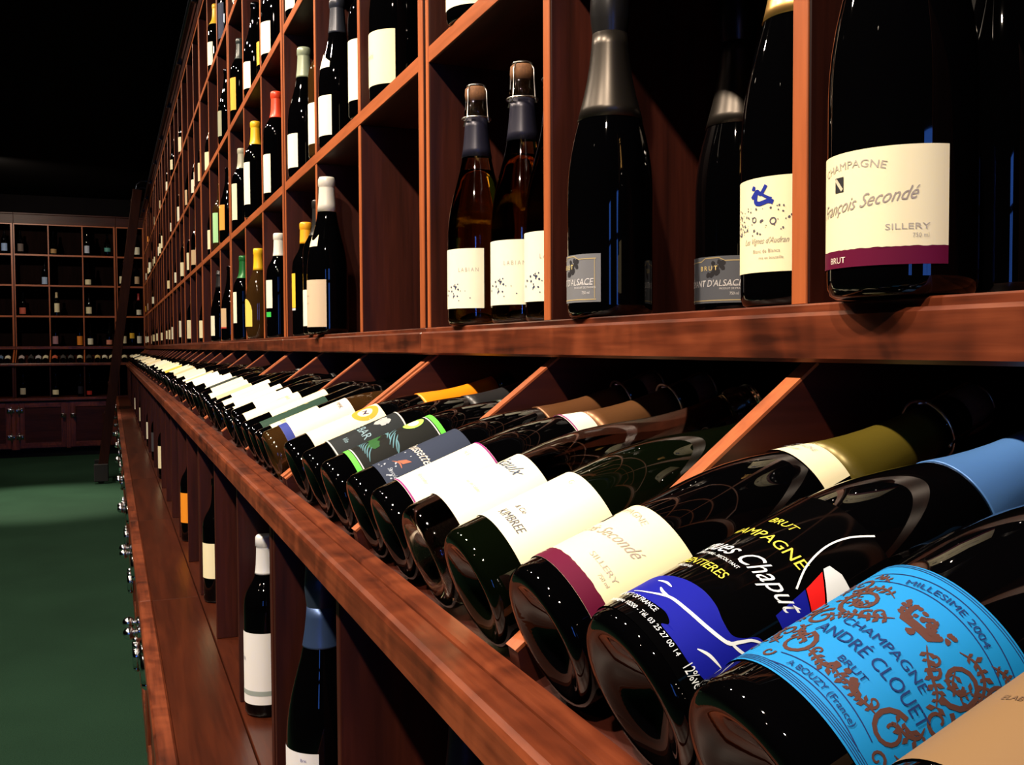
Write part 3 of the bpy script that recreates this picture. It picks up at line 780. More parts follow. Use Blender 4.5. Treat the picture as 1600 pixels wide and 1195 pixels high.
def art_tan(p, R):
    wrap(p, 'lettering', [('t', 'VIN DE FRANCE', 0, .088, .0072, {'sx': 1.3}), ('t', 'TRADITION BRUT', 0, .060, .0066, {'sx': 1.2})] + [('t', 'ELABORÉ EN FRANCE - PRODUIT', 0, .046, .0034, {'sx': 1.1})], R, paper((0.13, 0.08, 0.05)))
def art_kimbree(p, R):
    wrap(p, 'lettering', [('t', 'KIMBREE', .018, .034, .0088, {'sx': .8, 'shear': .2}), ('t', '& Cie', .014, .045, .005, {'shear': .3})], R, paper((0.10, 0.10, 0.12)))
    wrap(p, 'lettering', [('t', 'E', -.010, .086, .005, {}), ('t', 'G', .012, .084, .006, {})], R, paper((0.5, 0.45, 0.40)))
def art_script(p, R):
    wrap(p, 'lettering', [('t', 'Scaulx', .004, .0800, .0150, {'shear': .6, 'sx': .85})], R, paper((0.07, 0.09, 0.14)))
    wrap(p, 'lettering', [('t', 'Vin de table', .010, .0500, .0045, {})], R, paper((0.5, 0.46, 0.38)))
def art_purple(p, R):
    wrap(p, 'border', [('l', [(-R * 1.35, .0232), (R * 1.35, .0232)], .0016), ('l', [(-R * 1.35, .0988), (R * 1.35, .0988)], .0016)], R, paper((0.30, 0.03, 0.22)))
    wrap(p, 'lettering', [('t', 'N E', .010, .082, .006, {}), ('t', 'Récolte', .016, .038, .0055, {'shear': .5})], R, paper((0.55, 0.50, 0.42)))
def art_purple_neck(p, R):
    wrap(p, 'border', [('l', [(-R * 1.2, .1790), (R * 1.2, .1790)], .0014)], R, paper((0.30, 0.03, 0.22)), 3, lambda h: prof_r('champagne', h) + .0006)
    wrap(p, 'lettering', [('t', 'N  E', -.002, .1870, .0060, {})], R, paper((0.40, 0.35, 0.30)), 3, lambda h: prof_r('champagne', h) + .0006)
def art_cneck(p, R):
    rf = lambda h: prof_r('champagne', h) + .0006
    wrap(p, 'lettering', [('t', 'CHAMPAGNE', .004, .190, .0052, {'sx': 1.2}), ('t', 'Secondé', .006, .183, .0048, {'shear': .5})], R, paper((0.34, 0.36, 0.40)), 3, rf)
def art_isselle(p, R):
    wrap(p, 'lettering', [('t', 'Roussette', .006, .0640, .0145, {'shear': .5, 'sx': .80})], R, paper((0.72, 0.70, 0.64)))
    wrap(p, 'emblem', [('p', [(.010, .046), (.018, .048), (.020, .056), (.014, .053)]), ('l', bez([(.006, .042), (.014, .046), (.022, .045)]), .0015, taper)], R, paper((0.35, 0.11, 0.06)))
    rnd = random.Random(9)
    wrap(p, 'speckle', [blob(rnd.uniform(-.03, .03), rnd.uniform(.030, .060), rnd.uniform(.0006, .0014), 6, i) for i in range(26)] + [('t', 'Savoie', .022, .034, .0060, {'shear': .3})], R, paper((0.34, 0.40, 0.50)))
def art_kiwi(p, R):
    wrap(p, 'colour_band', [('p', [(-R * 1.2, .026), (R * 1.2, .026), (R * 1.2, .0315), (-R * 1.2, .0315)]), ('p', [(-R * 1.2, .1205), (R * 1.2, .1205), (R * 1.2, .126), (-R * 1.2, .126)])], R, paper(GREENB))
    wrap(p, 'border', [('l', [(-R * 1.2, .0330), (R * 1.2, .0330)], .0012), ('l', [(-R * 1.2, .1188), (R * 1.2, .1188)], .0012)], R, paper((0.75, 0.75, 0.70)))
    wrap(p, 'round_emblem', [('p', ring(.002, .104, .0115, 24))], R, paper((0.35, 0.85, 0.10)))
    wrap(p, 'round_emblem', [('p', [(.002 + .008 * math.cos(a), .104 + .006 * math.sin(a)) for a in [2 * PI * k / 18 for k in range(18)]])], R, paper((0.72, 0.72, 0.55)), 2)
    rnd = random.Random(5)
    wrap(p, 'brush_print', [('l', bez([(x, .082 + .004 * rnd.uniform(-1, 1)), (x + .010, .076), (x + .022, .068 + .006 * rnd.random())]), .0015, taper) for x in [-.030 + .006 * k for k in range(9)]] + [('l', bez([(x, .052), (x + .008, .046), (x + .018, .042)]), .0013, taper) for x in [-.028 + .006 * k for k in range(8)]], R, paper((0.10, 0.24, 0.30)))
    wrap(p, 'leaf_print', [blob(-.006, .060, .012, 11, 2, .6), blob(.010, .056, .010, 11, 3, .6), ('l', bez([(-.01, .07), (.004, .06), (.012, .046)]), .003, taper)], R, paper((0.02, 0.10, 0.025)))
def art_ar(p, R):
    wrap(p, 'border', [('l', bez([(-.046, .033), (-.020, .0315), (.020, .0315), (.046, .033)]), .0016), ('l', bez([(-.046, .112), (-.020, .116), (.020, .116), (.046, .112)]), .0016)], R, paper((0.66, 0.66, 0.60)))
    wrap(p, 'lettering', [('t', 'CAVE BAR', -.006, .066, .0150, {'sx': .9}), ('t', 'Vin', .012, .046, .0080, {'shear': .4})], R, paper((0.22, 0.36, 0.44)))
    wrap(p, 'vine_print', [blob(.006 + .004 * math.cos(k), .096 + .004 * math.sin(2.4 * k), .0052, 9, k) for k in range(7)], R, paper((0.36, 0.40, 0.42)))
def art_circle(p, R):
    wrap(p, 'round_emblem', [('l', ring(0, .106, .0135, 30), .0075)], R, paper(ORANGE))
    wrap(p, 'emblem', [('l', bez([(-.004, .103), (-.001, .108), (.003, .104), (.006, .109)]), .0018), ('l', bez([(-.003, .109), (.002, .106), (.004, .102)]), .0016)], R, paper((0.05, 0.03, 0.10)))
def art_tallprint(p, R):
    wrap(p, 'lettering', [('t', 'DOMAINE', .000, .100, .0090, {}), ('t', 'XII', -.004, .086, .0170, {'sx': .7})], R, paper((0.45, 0.40, 0.28)))
def art_2011(p, R):
    wrap(p, 'lettering', [('t', 'ITZ 2011', 0, .040, .0120, {'sx': .75})], R, paper((0.25, 0.22, 0.14)))
def art_bar(p, R):
    wrap(p, 'lettering', [('t', 'PIMK', .004, .112, .0090, {'sx': .9})], R, paper((0.06, 0.06, 0.07)))
    wrap(p, 'colour_band', [('p', [(-.030, .026), (.034, .026), (.034, .038), (-.030, .038)])], R, paper((0.03, 0.05, 0.28)))
def art_greenlab(p, R):
    wrap(p, 'lettering', [('t', 'Sylv', -.004, .096, .0130, {'shear': .3}), ('t', 'D', .002, .060, .0090, {})], R, paper((0.70, 0.62, 0.30)))
def art_labian(p, R):
    wrap(p, 'lettering', [('t', 'L A B I A N', .032, .0725, .0078, {'sx': .8})], R, paper((0.42, 0.36, 0.30)))
    rnd = random.Random(3)
    wrap(p, 'speckle', [blob(+.014 + rnd.gauss(0, .011), .040 + rnd.uniform(-.010, .016), rnd.uniform(.0007, .0017), 7, i) for i in range(22)], R, paper((0.05, 0.06, 0.12)))
def art_white_low(p, R):
    wrap(p, 'lettering', [('t', 'GRÜNER', -.016, .094, .0085, {'sx': .9})], R, paper((0.22, 0.24, 0.28)))
    wrap(p, 'colour_band', [('p', [(-R * 1.5, .037), (R * 1.5, .037), (R * 1.5, .045), (-R * 1.5, .045)])], R, paper((0.30, 0.36, 0.34)))
def art_prosecco(p, R):
    wrap(p, 'lettering', [('t', 'Bric', .020, .105, .0050, {}), ('t', 'Vivo', .000, .084, .0160, {'shear': .6})], R, paper((0.10, 0.10, 0.30)))
def art_small(p, R):
    wrap(p, 'lettering', [('t', 'Clairette', -.004, .072, .0052, {}), ('t', 'Grand Vin', -.004, .058, .0042, {})], R, paper((0.40, 0.26, 0.18)))
def art_mag(p, R):
    wrap(p, 'lettering', [('t', 'Savini', -.004, .060, .0130, {'sx': .7})], R, paper((0.50, 0.47, 0.40)))

def LB(h0, h1, half, col, off=0, art=None, **k): return dict(h0=h0, h1=h1, half=half, col=col, off=off, art=art, **k)

# ---- standing bottles near the camera (row 1 is the shelf on the fascia)
ROWZ = [zz(0.0268), zz(0.4202), zz(0.8134), zz(1.2014)]
S1 = 'bottles standing in the side wall racks'
def stand(row, kind, x, y, yaw, text, **k):
    return bottle(kind, (x, y, ROWZ[row]), orient_standing(yaw), text, group=k.pop('group', S1), **k)

stand(0, 'champagne', .430, .443, 4, 'large black sparkling bottle with cream label and burgundy band, bottom row, nearest bay', seg=64,
      labels=[LB(.017, .082, 77, CREAM, 0, art_seconde(.017, .89))], foil=((0.02, 0.02, 0.022), .200, .32, .3))
stand(0, 'champagne', .540, .470, 0, 'plain black sparkling bottle set back behind the burgundy-banded one, nearest bay', seg=48, foil=((0.02, 0.02, 0.022), .205, .32, .3))
stand(0, 'champagne', .463, .575, 10, 'black sparkling bottle with blue dancing figure on cream label, second bay', seg=64,
      labels=[LB(.024, .090, 74, CREAM, 0, art_figure)], foil=(GOLD, .205, .32, .9))
stand(0, 'champagne', .449, .838, -8, 'black sparkling bottle with grey grape label and full gold-tipped neck, second bay', seg=64,
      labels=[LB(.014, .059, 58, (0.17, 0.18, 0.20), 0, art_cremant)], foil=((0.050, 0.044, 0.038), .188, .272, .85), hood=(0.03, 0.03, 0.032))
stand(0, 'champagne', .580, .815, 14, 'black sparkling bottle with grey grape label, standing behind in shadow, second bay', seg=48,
      labels=[LB(.014, .059, 58, (0.10, 0.11, 0.13), 0, art_cremant)], foil=((0.050, 0.044, 0.038), .188, .272, .85), hood=(0.03, 0.03, 0.032))  # same grape label as its twin, grey darkened for the shadow it stands in
for y, x, txt in ((1.190, .443, 'amber sparkling bottle with wired cork and speckled white label, far one of three, third bay'),
                  (1.076, .459, 'amber sparkling bottle with wired cork and speckled white label, middle of three, third bay'),
                  (0.980, .462, 'amber sparkling bottle with speckled white label half behind an upright, third bay')):
    stand(0, 'champagne', x, y, 8, txt, seg=56, scale=.93, glass_key='amber', wine=.215, cage=True, cork=True,
          labels=[LB(.023, .104, 74, WHITE, 0, art_labian)], foil=((0.018, 0.018, 0.035), .232, .286, .3), group='wired sparkling bottles in the third bay')
# bay 4 is empty; a red-and-white capsule peeps past the double upright
stand(0, 'bordeaux', .60, 1.415, 0, 'bottle with red and white label deep in the fourth bay beside the near upright', seg=24, labels=[LB(.06, .13, 60, (0.6, .05, .04))])
stand(0, 'burgundy', .432, 2.076, 8, 'tall dark bottle with buff label, white cap and white blot, fifth bay, bottom row', seg=40, scale=1.1,
      labels=[LB(.014, .104, 66, (0.60, 0.48, 0.34), 0, art_small), LB(.168, .192, 26, CREAM, 10, neck=True, top=lambda t: .192 - .012 * abs(math.sin(3 * t)))], foil=((0.72, 0.70, 0.62), .236, .32, .1))
stand(0, 'bordeaux', .437, 2.186, 0, 'dark bottle with white label standing just past the buff-labelled tall one', seg=32, labels=[LB(.02, .10, 60, WHITE)], foil=((0.02, .02, .02), .22, .32, .3))
stand(0, 'bordeaux', .455, 2.445, 0, 'dark bottle with yellow wax top and yellow label, sixth bay, bottom row', seg=32, scale=.94, labels=[LB(.075, .165, 40, YELLOW, -10), LB(.068, .074, 40, (0.5, .55, .6), -10)], foil=((0.90, 0.42, 0.02), .244, .32, .0))
stand(0, 'bordeaux', .455, 2.86, 0, 'dark bottle with white cap, white label and green strip, seventh bay, bottom row', seg=32, labels=[LB(.085, .165, 48, WHITE), LB(.060, .074, 40, (0.04, 0.50, 0.08))], foil=((0.80, 0.79, 0.72), .235, .32, .0))
stand(0, 'flask', .452, 3.262, 12, 'round-shouldered bottle with yellow wax top and oval yellow label, eighth bay', seg=32, glass_key='brown', labels=[LB(.04, .125, 40, (0.85, 0.62, 0.12), 0, None, top=lambda t: .085 + .045 * math.sqrt(max(0.02, 1 - (2 * t - 1) ** 2)))], foil=((0.90, 0.55, 0.02), .224, .32, .0))
stand(0, 'bordeaux', .455, 3.667, 0, 'slim dark bottle with green cap and white label, ninth bay, bottom row', seg=28, scale=1.02, labels=[LB(.06, .17, 40, WHITE)], foil=((0.01, 0.14, 0.03), .22, .32, .2))
stand(0, 'burgundy', .455, 4.08, 0, 'dark bottle with tan label edged in red, tenth bay, bottom row', seg=24, labels=[LB(.055, .13, 55, TAN), LB(.050, .055, 55, (.5, .05, .03))])
# second row
stand(1, 'burgundy', .470, 1.66, 10, 'large dark magnum with broad cream label, second row, fourth bay', seg=48, scale=1.20, labels=[LB(.022, .098, 62, CREAM, 0, art_mag)], foil=((0.02, .02, .022), .21, .32, .3))
stand(1, 'burgundy', .58, 1.46, 0, 'dark bottle set back in shadow beside the magnum, second row', seg=28, labels=[LB(.04, .10, 40, (0.25, .22, .16))])
stand(1, 'burgundy', .458, 2.072, 0, 'dark bottle with white label and white bib below a black cap, second row, fifth bay', seg=36, scale=1.04, labels=[LB(.022, .102, 58, WHITE), LB(.158, .186, 50, WHITE, 0, None, neck=True, top=lambda t: .170 + .020 * (1 - abs(2 * t - 1)))], foil=((0.03, .035, .05), .232, .32, .3))
stand(1, 'bordeaux', .452, 1.786, 0, 'dark bottle whose white label shows beside an upright, second row, fifth bay', seg=28, labels=[LB(.03, .14, 60, WHITE)])
stand(1, 'burgundy', .458, 2.455, 0, 'dark bottle with white label and grey-green cap, second row, sixth bay', seg=32, scale=1.06, labels=[LB(.02, .098, 55, WHITE)], foil=((0.30, 0.36, 0.25), .232, .32, .1))
stand(1, 'bordeaux', .455, 2.195, 0, 'yellowish bottle with white label close behind an upright, second row, sixth bay', seg=28, glass_key='brown', labels=[LB(.03, .12, 60, WHITE)])
stand(1, 'bordeaux', .455, 2.87, 0, 'dark bottle with red cap and white label, second row, seventh bay', seg=32, scale=1.04, labels=[LB(.02, .125, 52, WHITE)], foil=((0.75, 0.06, 0.02), .228, .32, .0))
stand(1, 'bordeaux', .450, 3.27, 0, 'dark bottle with yellow cap and notched white label, second row, eighth bay', seg=28, scale=1.04, labels=[LB(.04, .17, 52, WHITE)], foil=((0.88, 0.50, 0.02), .228, .32, .0))
stand(1, 'bordeaux', .455, 3.667, 0, 'dark bottle with cream label and grey cap, second row, ninth bay', seg=24, labels=[LB(.04, .17, 52, CREAM)], foil=((0.4, 0.4, 0.3), .228, .32, .0))
stand(1, 'burgundy', .455, 4.085, 0, 'dark bottle with orange label, second row, tenth bay', seg=24, labels=[LB(.05, .15, 55, (0.85, .35, .06))])
stand(1, 'bordeaux', .465, 4.485, 0, 'red bottle with pale green label, second row, eleventh bay', seg=20, glass_key='brown', labels=[LB(.04, .17, 60, (0.40, 0.75, 0.38))])
stand(1, 'champagne', .455, 1.215, 6, 'sparkling bottle with white label, second row, third bay', seg=28, labels=[LB(.016, .09, 70, WHITE)], foil=((0.3, .22, .1), .205, .32, .6))
stand(2, 'burgundy', .460, 2.88, 0, 'broad dark bottle with white label, third row, seventh bay', seg=28, scale=1.12, labels=[LB(.02, .10, 58, WHITE)])
stand(2, 'burgundy', .455, 3.272, 0, 'dark bottle with white label, third row, eighth bay', seg=24, labels=[LB(.02, .105, 56, WHITE)])
stand(2, 'bordeaux', .47, 3.09, 0, 'dark bottle with yellow neck band set back, third row, eighth bay', seg=24, labels=[LB(.05, .12, 30, YELLOW)], foil=(YELLOW, .235, .262, .0))
stand(2, 'bordeaux', .455, 3.667, 0, 'dark bottle with orange label, third row, ninth bay', seg=24, labels=[LB(.04, .155, 55, (0.86, .42, .04))], foil=((0.03, .04, .04), .225, .32, .2))
stand(2, 'burgundy', .455, 2.46, 0, 'dark bottle with white label, third row, sixth bay', seg=24, labels=[LB(.015, .10, 55, WHITE)])
stand(2, 'burgundy', .455, 4.085, 0, 'dark bottle with grey-green label, third row, tenth bay', seg=20, labels=[LB(.03, .13, 45, (0.30, .32, .22))])
stand(3, 'bordeaux', .460, 4.09, 0, 'dark blue bottle, top row, tenth bay', seg=20, labels=[LB(.03, .17, 60, (0.02, .03, .07))])
stand(3, 'bordeaux', .455, 4.49, 0, 'dark bottle with yellow cap and white label, top row, eleventh bay', seg=20, labels=[LB(.03, .13, 60, WHITE)], foil=(YELLOW, .21, .32, 0))

# ---- remaining bays of the side wall, seen ever more edge-on
BAYS = []
for k in range(NMOD):
    s0 = near_start(k); sg = (0.402, 0.803) if k == 0 else STD
    e = [s0 + .033, s0 + sg[0] - T, s0 + sg[0], s0 + sg[1] - T, s0 + sg[1], s0 + MODW - .011]
    BAYS += [(e[0], e[1]), (e[2], e[3]), (e[4], e[5])]
RN = ('bottom row', 'second row', 'third row', 'top row')
rnd = random.Random(21)
PAL = [(WHITE, 'white'), (CREAM, 'cream'), (CREAM, 'cream'), (WHITE, 'white'), ((0.80, 0.70, 0.40), 'pale yellow'), (YELLOW, 'yellow'), (TAN, 'tan'), ((0.75, .28, .04), 'orange'), ((0.45, .70, .38), 'pale green'), ((0.30, .08, .06), 'dark red')]
WTS = [7, 7, 6, 6, 3, 1.3, 2, .9, .5, .6]
done = {(0, b) for b in range(0, 10)} | {(1, b) for b in range(2, 11)} | {(2, b) for b in (5, 6, 7, 8, 9)} | {(3, 9), (3, 10)}
for b, (y0, y1) in enumerate(BAYS):
    if b < 3: continue
    for row in range(4):
        if (row, b) in done: continue
        if row >= 2 and b < 5: continue
        n = 0
        for side in (1, 0):
            pr = (0.80 if side else 0.22) * (1 if b < 11 else .72 if b < 16 else .55)
            if row == 3: pr *= .75
            if rnd.random() > pr: continue
            kind = rnd.choice(['bordeaux', 'bordeaux', 'burgundy', 'burgundy', 'champagne'])
            R = PROF[kind][0]; col, cn = rnd.choices(PAL, WTS)[0]
            y = (y1 - R - .008 - rnd.random() * .02) if side else (y0 + R + .02 + rnd.random() * .04)
            h0 = rnd.uniform(.02, .05); h1 = h0 + rnd.uniform(.06, .11)
            if kind != 'bordeaux': h1 = min(h1, .112)
            fo = None; fc = rnd.random()
            if fc < .6: fo = (rnd.choice([(.02, .02, .022), (.02, .02, .022), (.25, .03, .02), (.6, .58, .5), (.45, .30, .12), (.02, .08, .03)]), .236, .32, .3)
            bottle(kind, (.452 + rnd.random() * .02, y, ROWZ[row]), orient_standing(rnd.uniform(-15, 15)),
                   f'dark bottle with {cn} label by {"far" if side else "near"} upright, {RN[row]}, {ORD[b + 1]} bay of side wall',
                   labels=[LB(round(h0, 3), round(h1, 3), 56, col)], foil=fo, seg=16 if b < 15 else 12, group=S1)

# ---- bottles lying on the sloping display; (x, z) is the centre of the base
S2 = 'bottles lying on the side wall display'
LX, LZ = 0.2100, zz(-0.1570)
def lie(kind, y, roll, text, push=0.0, **k):
    R = PROF[kind][0] * k.get('scale', 1.0)
    a = math.radians(TILT); dz = (R - .0415)
    x, z = LX + push * math.cos(a) - dz * math.sin(a), LZ + push * math.sin(a) + dz * math.cos(a)
    return bottle(kind, (x, y, z), orient_lying(roll), text, group=k.pop('group', S2), **k)
lie('champagne', .190, 16, 'lying bottle with tan label in the bottom right corner of the display', seg=64, labels=[LB(.012, .089, 72, (0.20, 0.125, 0.062), 0, art_tan)], foil=((0.02, .02, .02), .2, .32, .3))
lie('champagne', .279, 34, 'lying black bottle with bright blue ornamented label', seg=72, labels=[LB(CL0, CL1, 78, SKY, 0, art_clouet)], push=-.004, foil=((0.05, .16, .40), .19, .32, .5))
lie('champagne', .372, 8, 'lying black bottle printed with blue figure and white script', seg=72, labels=[LB(.008, .124, 88, (0.001, 0.001, 0.0012), 0, art_chaput, rough=.05)], foil=((0.07, 0.19, 0.48), .198, .32, .25))
lie('champagne', .467, -8, 'lying black bottle with cream label and burgundy band beside the divider', seg=72, labels=[LB(.016, .081, 77, CREAM, 0, art_seconde(.016, .89)), LB(.176, .199, 75, CREAM, 0, art_cneck, neck=True)], foil=((0.11, 0.085, 0.010), .199, .285, .35), cage=True, cork=True)
lie('champagne', .580, 0, 'lying dark green bottle with white label, nearest in the second display bay', seg=64, glass_key='green', labels=[LB(.026, .094, 72, WHITE, 0, art_kimbree)])
lie('champagne', .680, 4, 'lying pale green glass bottle with script on its white label', seg=64, glass_key='olive', labels=[LB(.026, .099, 72, WHITE, 0, art_script)])
lie('champagne', .775, 2, 'lying black bottle with purple-edged white label and brown neck foil', seg=64, labels=[LB(.0222, .0998, 78, WHITE, 0, art_purple), LB(.178, .200, 70, WHITE, 0, art_purple_neck, neck=True)], foil=((0.17, 0.075, 0.028), .200, .285, .5), cage=True, cork=True)
lie('champagne', .866, 6, 'lying black bottle with grey-blue label and white script', seg=56, labels=[LB(.026, .112, 74, (0.026, 0.038, 0.072), 0, art_isselle)], foil=((0.17, 0.070, 0.026), .195, .285, .5), cage=True, cork=True)
lie('champagne', .985, 4, 'lying black bottle with green-striped label and lime emblem', seg=56, labels=[LB(.026, .126, 70, (0.004, 0.006, 0.006), 0, art_kiwi)], foil=((0.02, .03, .02), .2, .32, .4))
lie('champagne', 1.092, 8, 'lying black bottle with charcoal label outlined in white', seg=48, labels=[LB(.030, .117, 64, (0.011, 0.016, 0.020), 0, art_ar)], foil=((0.02, .02, .022), .2, .32, .3))
lie('champagne', 1.215, 20, 'lying bottle with orange neck foil and orange ring on cream label', seg=48, labels=[LB(.030, .126, 50, CREAM, 0, art_circle)], foil=((0.90, 0.27, 0.004), .180, .285, .1))
lie('burgundy', 1.415, 20, 'lying brown glass bottle with long cream label and blue strip', seg=40, glass_key='brown', labels=[LB(.026, .130, 40, (0.82, .74, .62), 0, art_bar)])
lie('bordeaux', 1.497, 5, 'lying dark bottle with cream label dated 2011', seg=32, labels=[LB(.024, .100, 50, CREAM, 0, art_2011)])
lie('bordeaux', 1.580, 0, 'lying dark bottle with dark green label', seg=32, labels=[LB(.020, .130, 60, (0.012, 0.045, 0.03), 0, art_greenlab)])
lie('bordeaux', 1.670, -5, 'lying dark bottle with cream label beside the green-labelled one', seg=32, labels=[LB(.050, .150, 60, CREAM)])
lie('bordeaux', 1.795, 0, 'lying dark bottle with tall faint capitals on cream label', seg=32, labels=[LB(.020, .125, 62, CREAM, 0, art_tallprint)])
rnd = random.Random(5)
for b, (y0, y1) in enumerate(BAYS):
    if b < 4: continue
    n = 4 if b < 14 else 3
    pitch = (y1 - y0 - .012) / 4
    for i in range(n):
        if b == 4 and i == 0: continue
        y = y0 + .006 + pitch * (i + .5)
        if b >= 14: y = y0 + .010 + (y1 - y0 - .02) / 3 * (i + .5)
        kind = rnd.choice(['bordeaux', 'bordeaux', 'burgundy', 'champagne']); 
        col, cn = rnd.choices(PAL, [12, 12, 10, 10, 3, .8, 1, .4, .2, .2])[0]
        if rnd.random() < .07: col, cn = (0.02, .03, .025), 'black'
        h0 = rnd.uniform(.02, .045); h1 = h0 + rnd.uniform(.075, .105)
        if kind != 'bordeaux': h1 = min(h1, .116)
        fo = rnd.choice([None, ((.02, .02, .022), .236, .32, .3), ((.02, .02, .022), .236, .32, .3), ((.3, .04, .03), .24, .32, .3), ((.80, .45, .03), .23, .32, .1)] if b > 7 else [None, ((.02, .02, .022), .236, .32, .3)])
        sc = min(1.0, pitch / 2 / (PROF[kind][0] + .0006)) if n == 4 else 1.0
        lie(kind, y, rnd.uniform(-12, 12), f'dark bottle, {cn} label, lying {ORD[i + 1]} from near divider in {ORD[b + 1]} display bay', scale=sc, push=rnd.uniform(0, .012),
            labels=[LB(round(h0, 3), round(h1, 3), 62, col)], foil=fo, seg=20 if b < 10 else 14)

# ---- bottles in the bins under the display
S3 = 'bottles standing in the bins under the display'
def binned(kind, x, y, yaw, text, **k):
    return bottle(kind, (x, y, zz(-0.6176)), orient_standing(yaw), text, group=S3, **k)
binned('bordeaux', .236, 1.672, 20, 'dark bottle with white screw cap and tall white label in a bin under the display', seg=48, labels=[LB(.022, .142, 80, (0.78, .80, .80), 0, art_white_low)], foil=((0.72, .74, .76), .236, .32, .15))
binned('champagne', .238, 1.205, 20, 'sparkling bottle with blue-silver neck foil and white label in the nearest visible bin', seg=56, scale=1.09, labels=[LB(.030, .115, 52, (0.75, .77, .80), 0, art_prosecco)], foil=((0.045, 0.085, 0.20), .226, .272, .6), hood=(0.06, 0.09, 0.16))
binned('champagne', .285, .800, 0, 'black sparkling bottle deep in the shadowed bin under the near display', seg=40, foil=((0.03, .03, .05), .2, .32, .5))
binned('bordeaux', .236, 2.460, 0, 'dark bottle with cream label in the sixth bin under the display', seg=28, labels=[LB(.060, .145, 70, CREAM)])
binned('bordeaux', .236, 3.270, 0, 'dark bottle with orange label in the eighth bin under the display', seg=24, labels=[LB(.060, .155, 70, (0.85, .30, .02))])
for y, col, cn in ((4.90, CREAM, 'cream'), (5.68, (.06, .06, .07), 'dark grey'), (6.49, WHITE, 'plain white'), (8.10, CREAM, 'pale cream'), (9.70, WHITE, 'narrow white')):
    bi = min(range(len(BAYS)), key=lambda i: abs((BAYS[i][0] + BAYS[i][1]) / 2 - y)); yy = BAYS[bi][1] - .050
    binned('bordeaux', .236, yy, 0, f'dark bottle with {cn} label in the {ORD[bi + 1]} bin under the side wall display', seg=18, labels=[LB(.05, .155, 70, col)])

# ---- end wall
S4 = 'bottles in the end wall racks'
def farb(row, x, col, cn, where, kind='bordeaux', h=(.035, .13), glass_key='black', foil=None, dy=.06):
    z = ROWZ[row] if row >= 0 else zz(-0.6176)
    yy = FY + dy if row >= 0 else FY - .17
    bottle(kind, (x, yy, z), orient_standing(random.Random(int(x * 1000)).uniform(-20, 20), True), f'bottle with {cn} label on end wall, {where}', glass_key=glass_key, labels=[LB(h[0], h[1], 62, col)], foil=foil, seg=16, group=S4)
LBLUE = (0.30, .45, .75)
farb(3, -1.215, LBLUE, 'pale blue', 'top row, second section from the corner'); farb(3, -1.035, (0.16, .13, .12), 'dim grey', 'top row, far left of the first section')
farb(3, -.655, (0.42, .26, .11), 'tan', 'top row, middle bay', 'burgundy', (.02, .075)); farb(3, -.255, (0.5, .58, .72), 'bluish white', 'top row, bay left of the ladder')
farb(3, -.010, (0.10, .36, .34), 'round teal', 'top row beside the ladder', 'flask', (.06, .11)); farb(3, .355, WHITE, 'white', 'top row, corner bay')
farb(2, -.760, (0.36, .50, .75), 'light blue', 'third row, left bay', h=(.01, .10)); farb(2, -.250, CREAM, 'cream', 'third row, bay left of the ladder', 'burgundy', (.015, .08))
farb(2, .345, TAN, 'tan', 'third row, corner bay'); farb(2, .160, CREAM, 'cream', 'third row, corner bay behind the ladder')
farb(1, -1.020, (0.55, .12, .08), 'red', 'second row, left bay', 'flask', (.02, .10)); farb(1, -.630, CREAM, 'tall cream', 'second row, middle bay', h=(.045, .16), foil=((.6, .5, .3), .23, .32, 0))
farb(1, -.245, CREAM, 'cream', 'second row, bay left of the ladder', 'burgundy', (.03, .115)); farb(1, .360, WHITE, 'broad cream', 'second row, corner bay', 'burgundy', (.02, .085), foil=((.3, .02, .02), .21, .32, .1))
farb(1, .175, (0.05, .06, .16), 'dark blue', 'second row, corner bay behind the ladder')
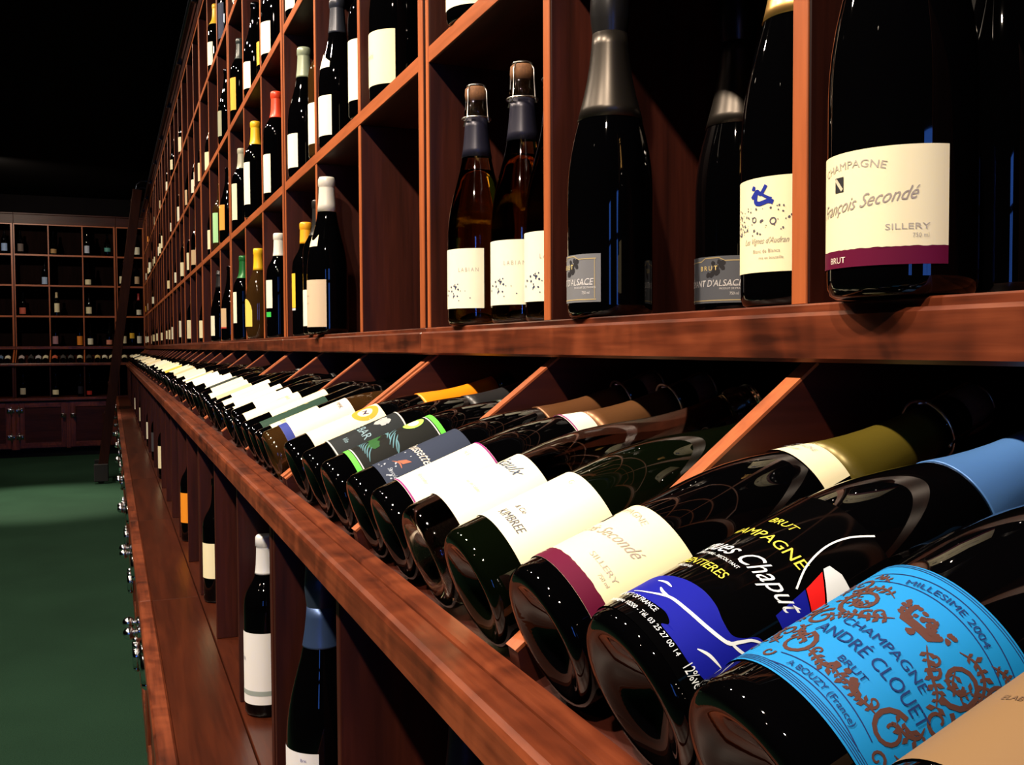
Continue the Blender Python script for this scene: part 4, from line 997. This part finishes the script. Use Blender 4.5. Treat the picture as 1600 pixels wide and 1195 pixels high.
farb(0, -.650, (0.40, .22, .26), 'dusky pink', 'bottom row, middle bay', h=(.03, .13)); farb(0, -.365, (0.85, .28, .03), 'orange', 'bottom row, middle bay right side', h=(.015, .13))
farb(0, -.240, WHITE, 'white', 'bottom row, bay left of the ladder', 'burgundy', (.02, .10)); farb(0, -.010, (0.75, .30, .20), 'red and white', 'bottom row beside the ladder', 'burgundy', (.02, .08))
farb(0, .170, CREAM, 'cream', 'bottom row, corner bay behind the ladder'); farb(0, .270, YELLOW, 'yellow', 'bottom row, corner bay middle', h=(.10, .17)); farb(0, .360, WHITE, 'white', 'bottom row, corner bay by the side wall')
farb(-1, -1.020, (0.50, .47, .36), 'greyish white', 'bin row under the display, left bay', h=(.04, .12)); farb(-1, -.650, CREAM, 'cream', 'bin row under the display, middle bay', 'burgundy', (.03, .09))
farb(-1, -.362, (0.02, .02, .03), 'black', 'bin row under the display, middle bay right side'); farb(-1, -.255, (0.45, .03, .02), 'red', 'bin row, bay left of the ladder', h=(.02, .07))
for x, col, cn in ((-1.270, (.12, .2, .35), 'dark blue'), (-1.190, WHITE, 'white'), (-1.035, (.6, .5, .5), 'pinkish white'), (-.930, (.05, .05, .05), 'black'), (-.845, (.62, .62, .66), 'grey-white'), (-.760, CREAM, 'cream'), (-.655, (.75, .16, .08), 'red'), (-.560, (.08, .08, .08), 'dark grey'),
                  (-.470, (.10, .10, .10), 'charcoal'), (-.365, CREAM, 'arched cream'), (-.255, (.05, .05, .05), 'black-brown'), (-.155, (.80, .62, .25), 'yellow'), (-.070, WHITE, 'bright white'), (.018, CREAM, 'ivory'), (.170, CREAM, 'pale'), (.265, WHITE, 'broad white'), (.355, CREAM, 'creamy')):
    dz = PROF['bordeaux'][0] - .0415; a = math.radians(TILT)
    bottle('bordeaux', (x, FY + LX - FX - dz * math.sin(a), LZ + dz * math.cos(a)), orient_lying(random.Random(int(x * 777)).uniform(-10, 10), True), f'dark bottle with {cn} label lying on the end wall display', labels=[LB(.02, .11, 60, col)], seg=16, group='bottles lying on the end wall display')
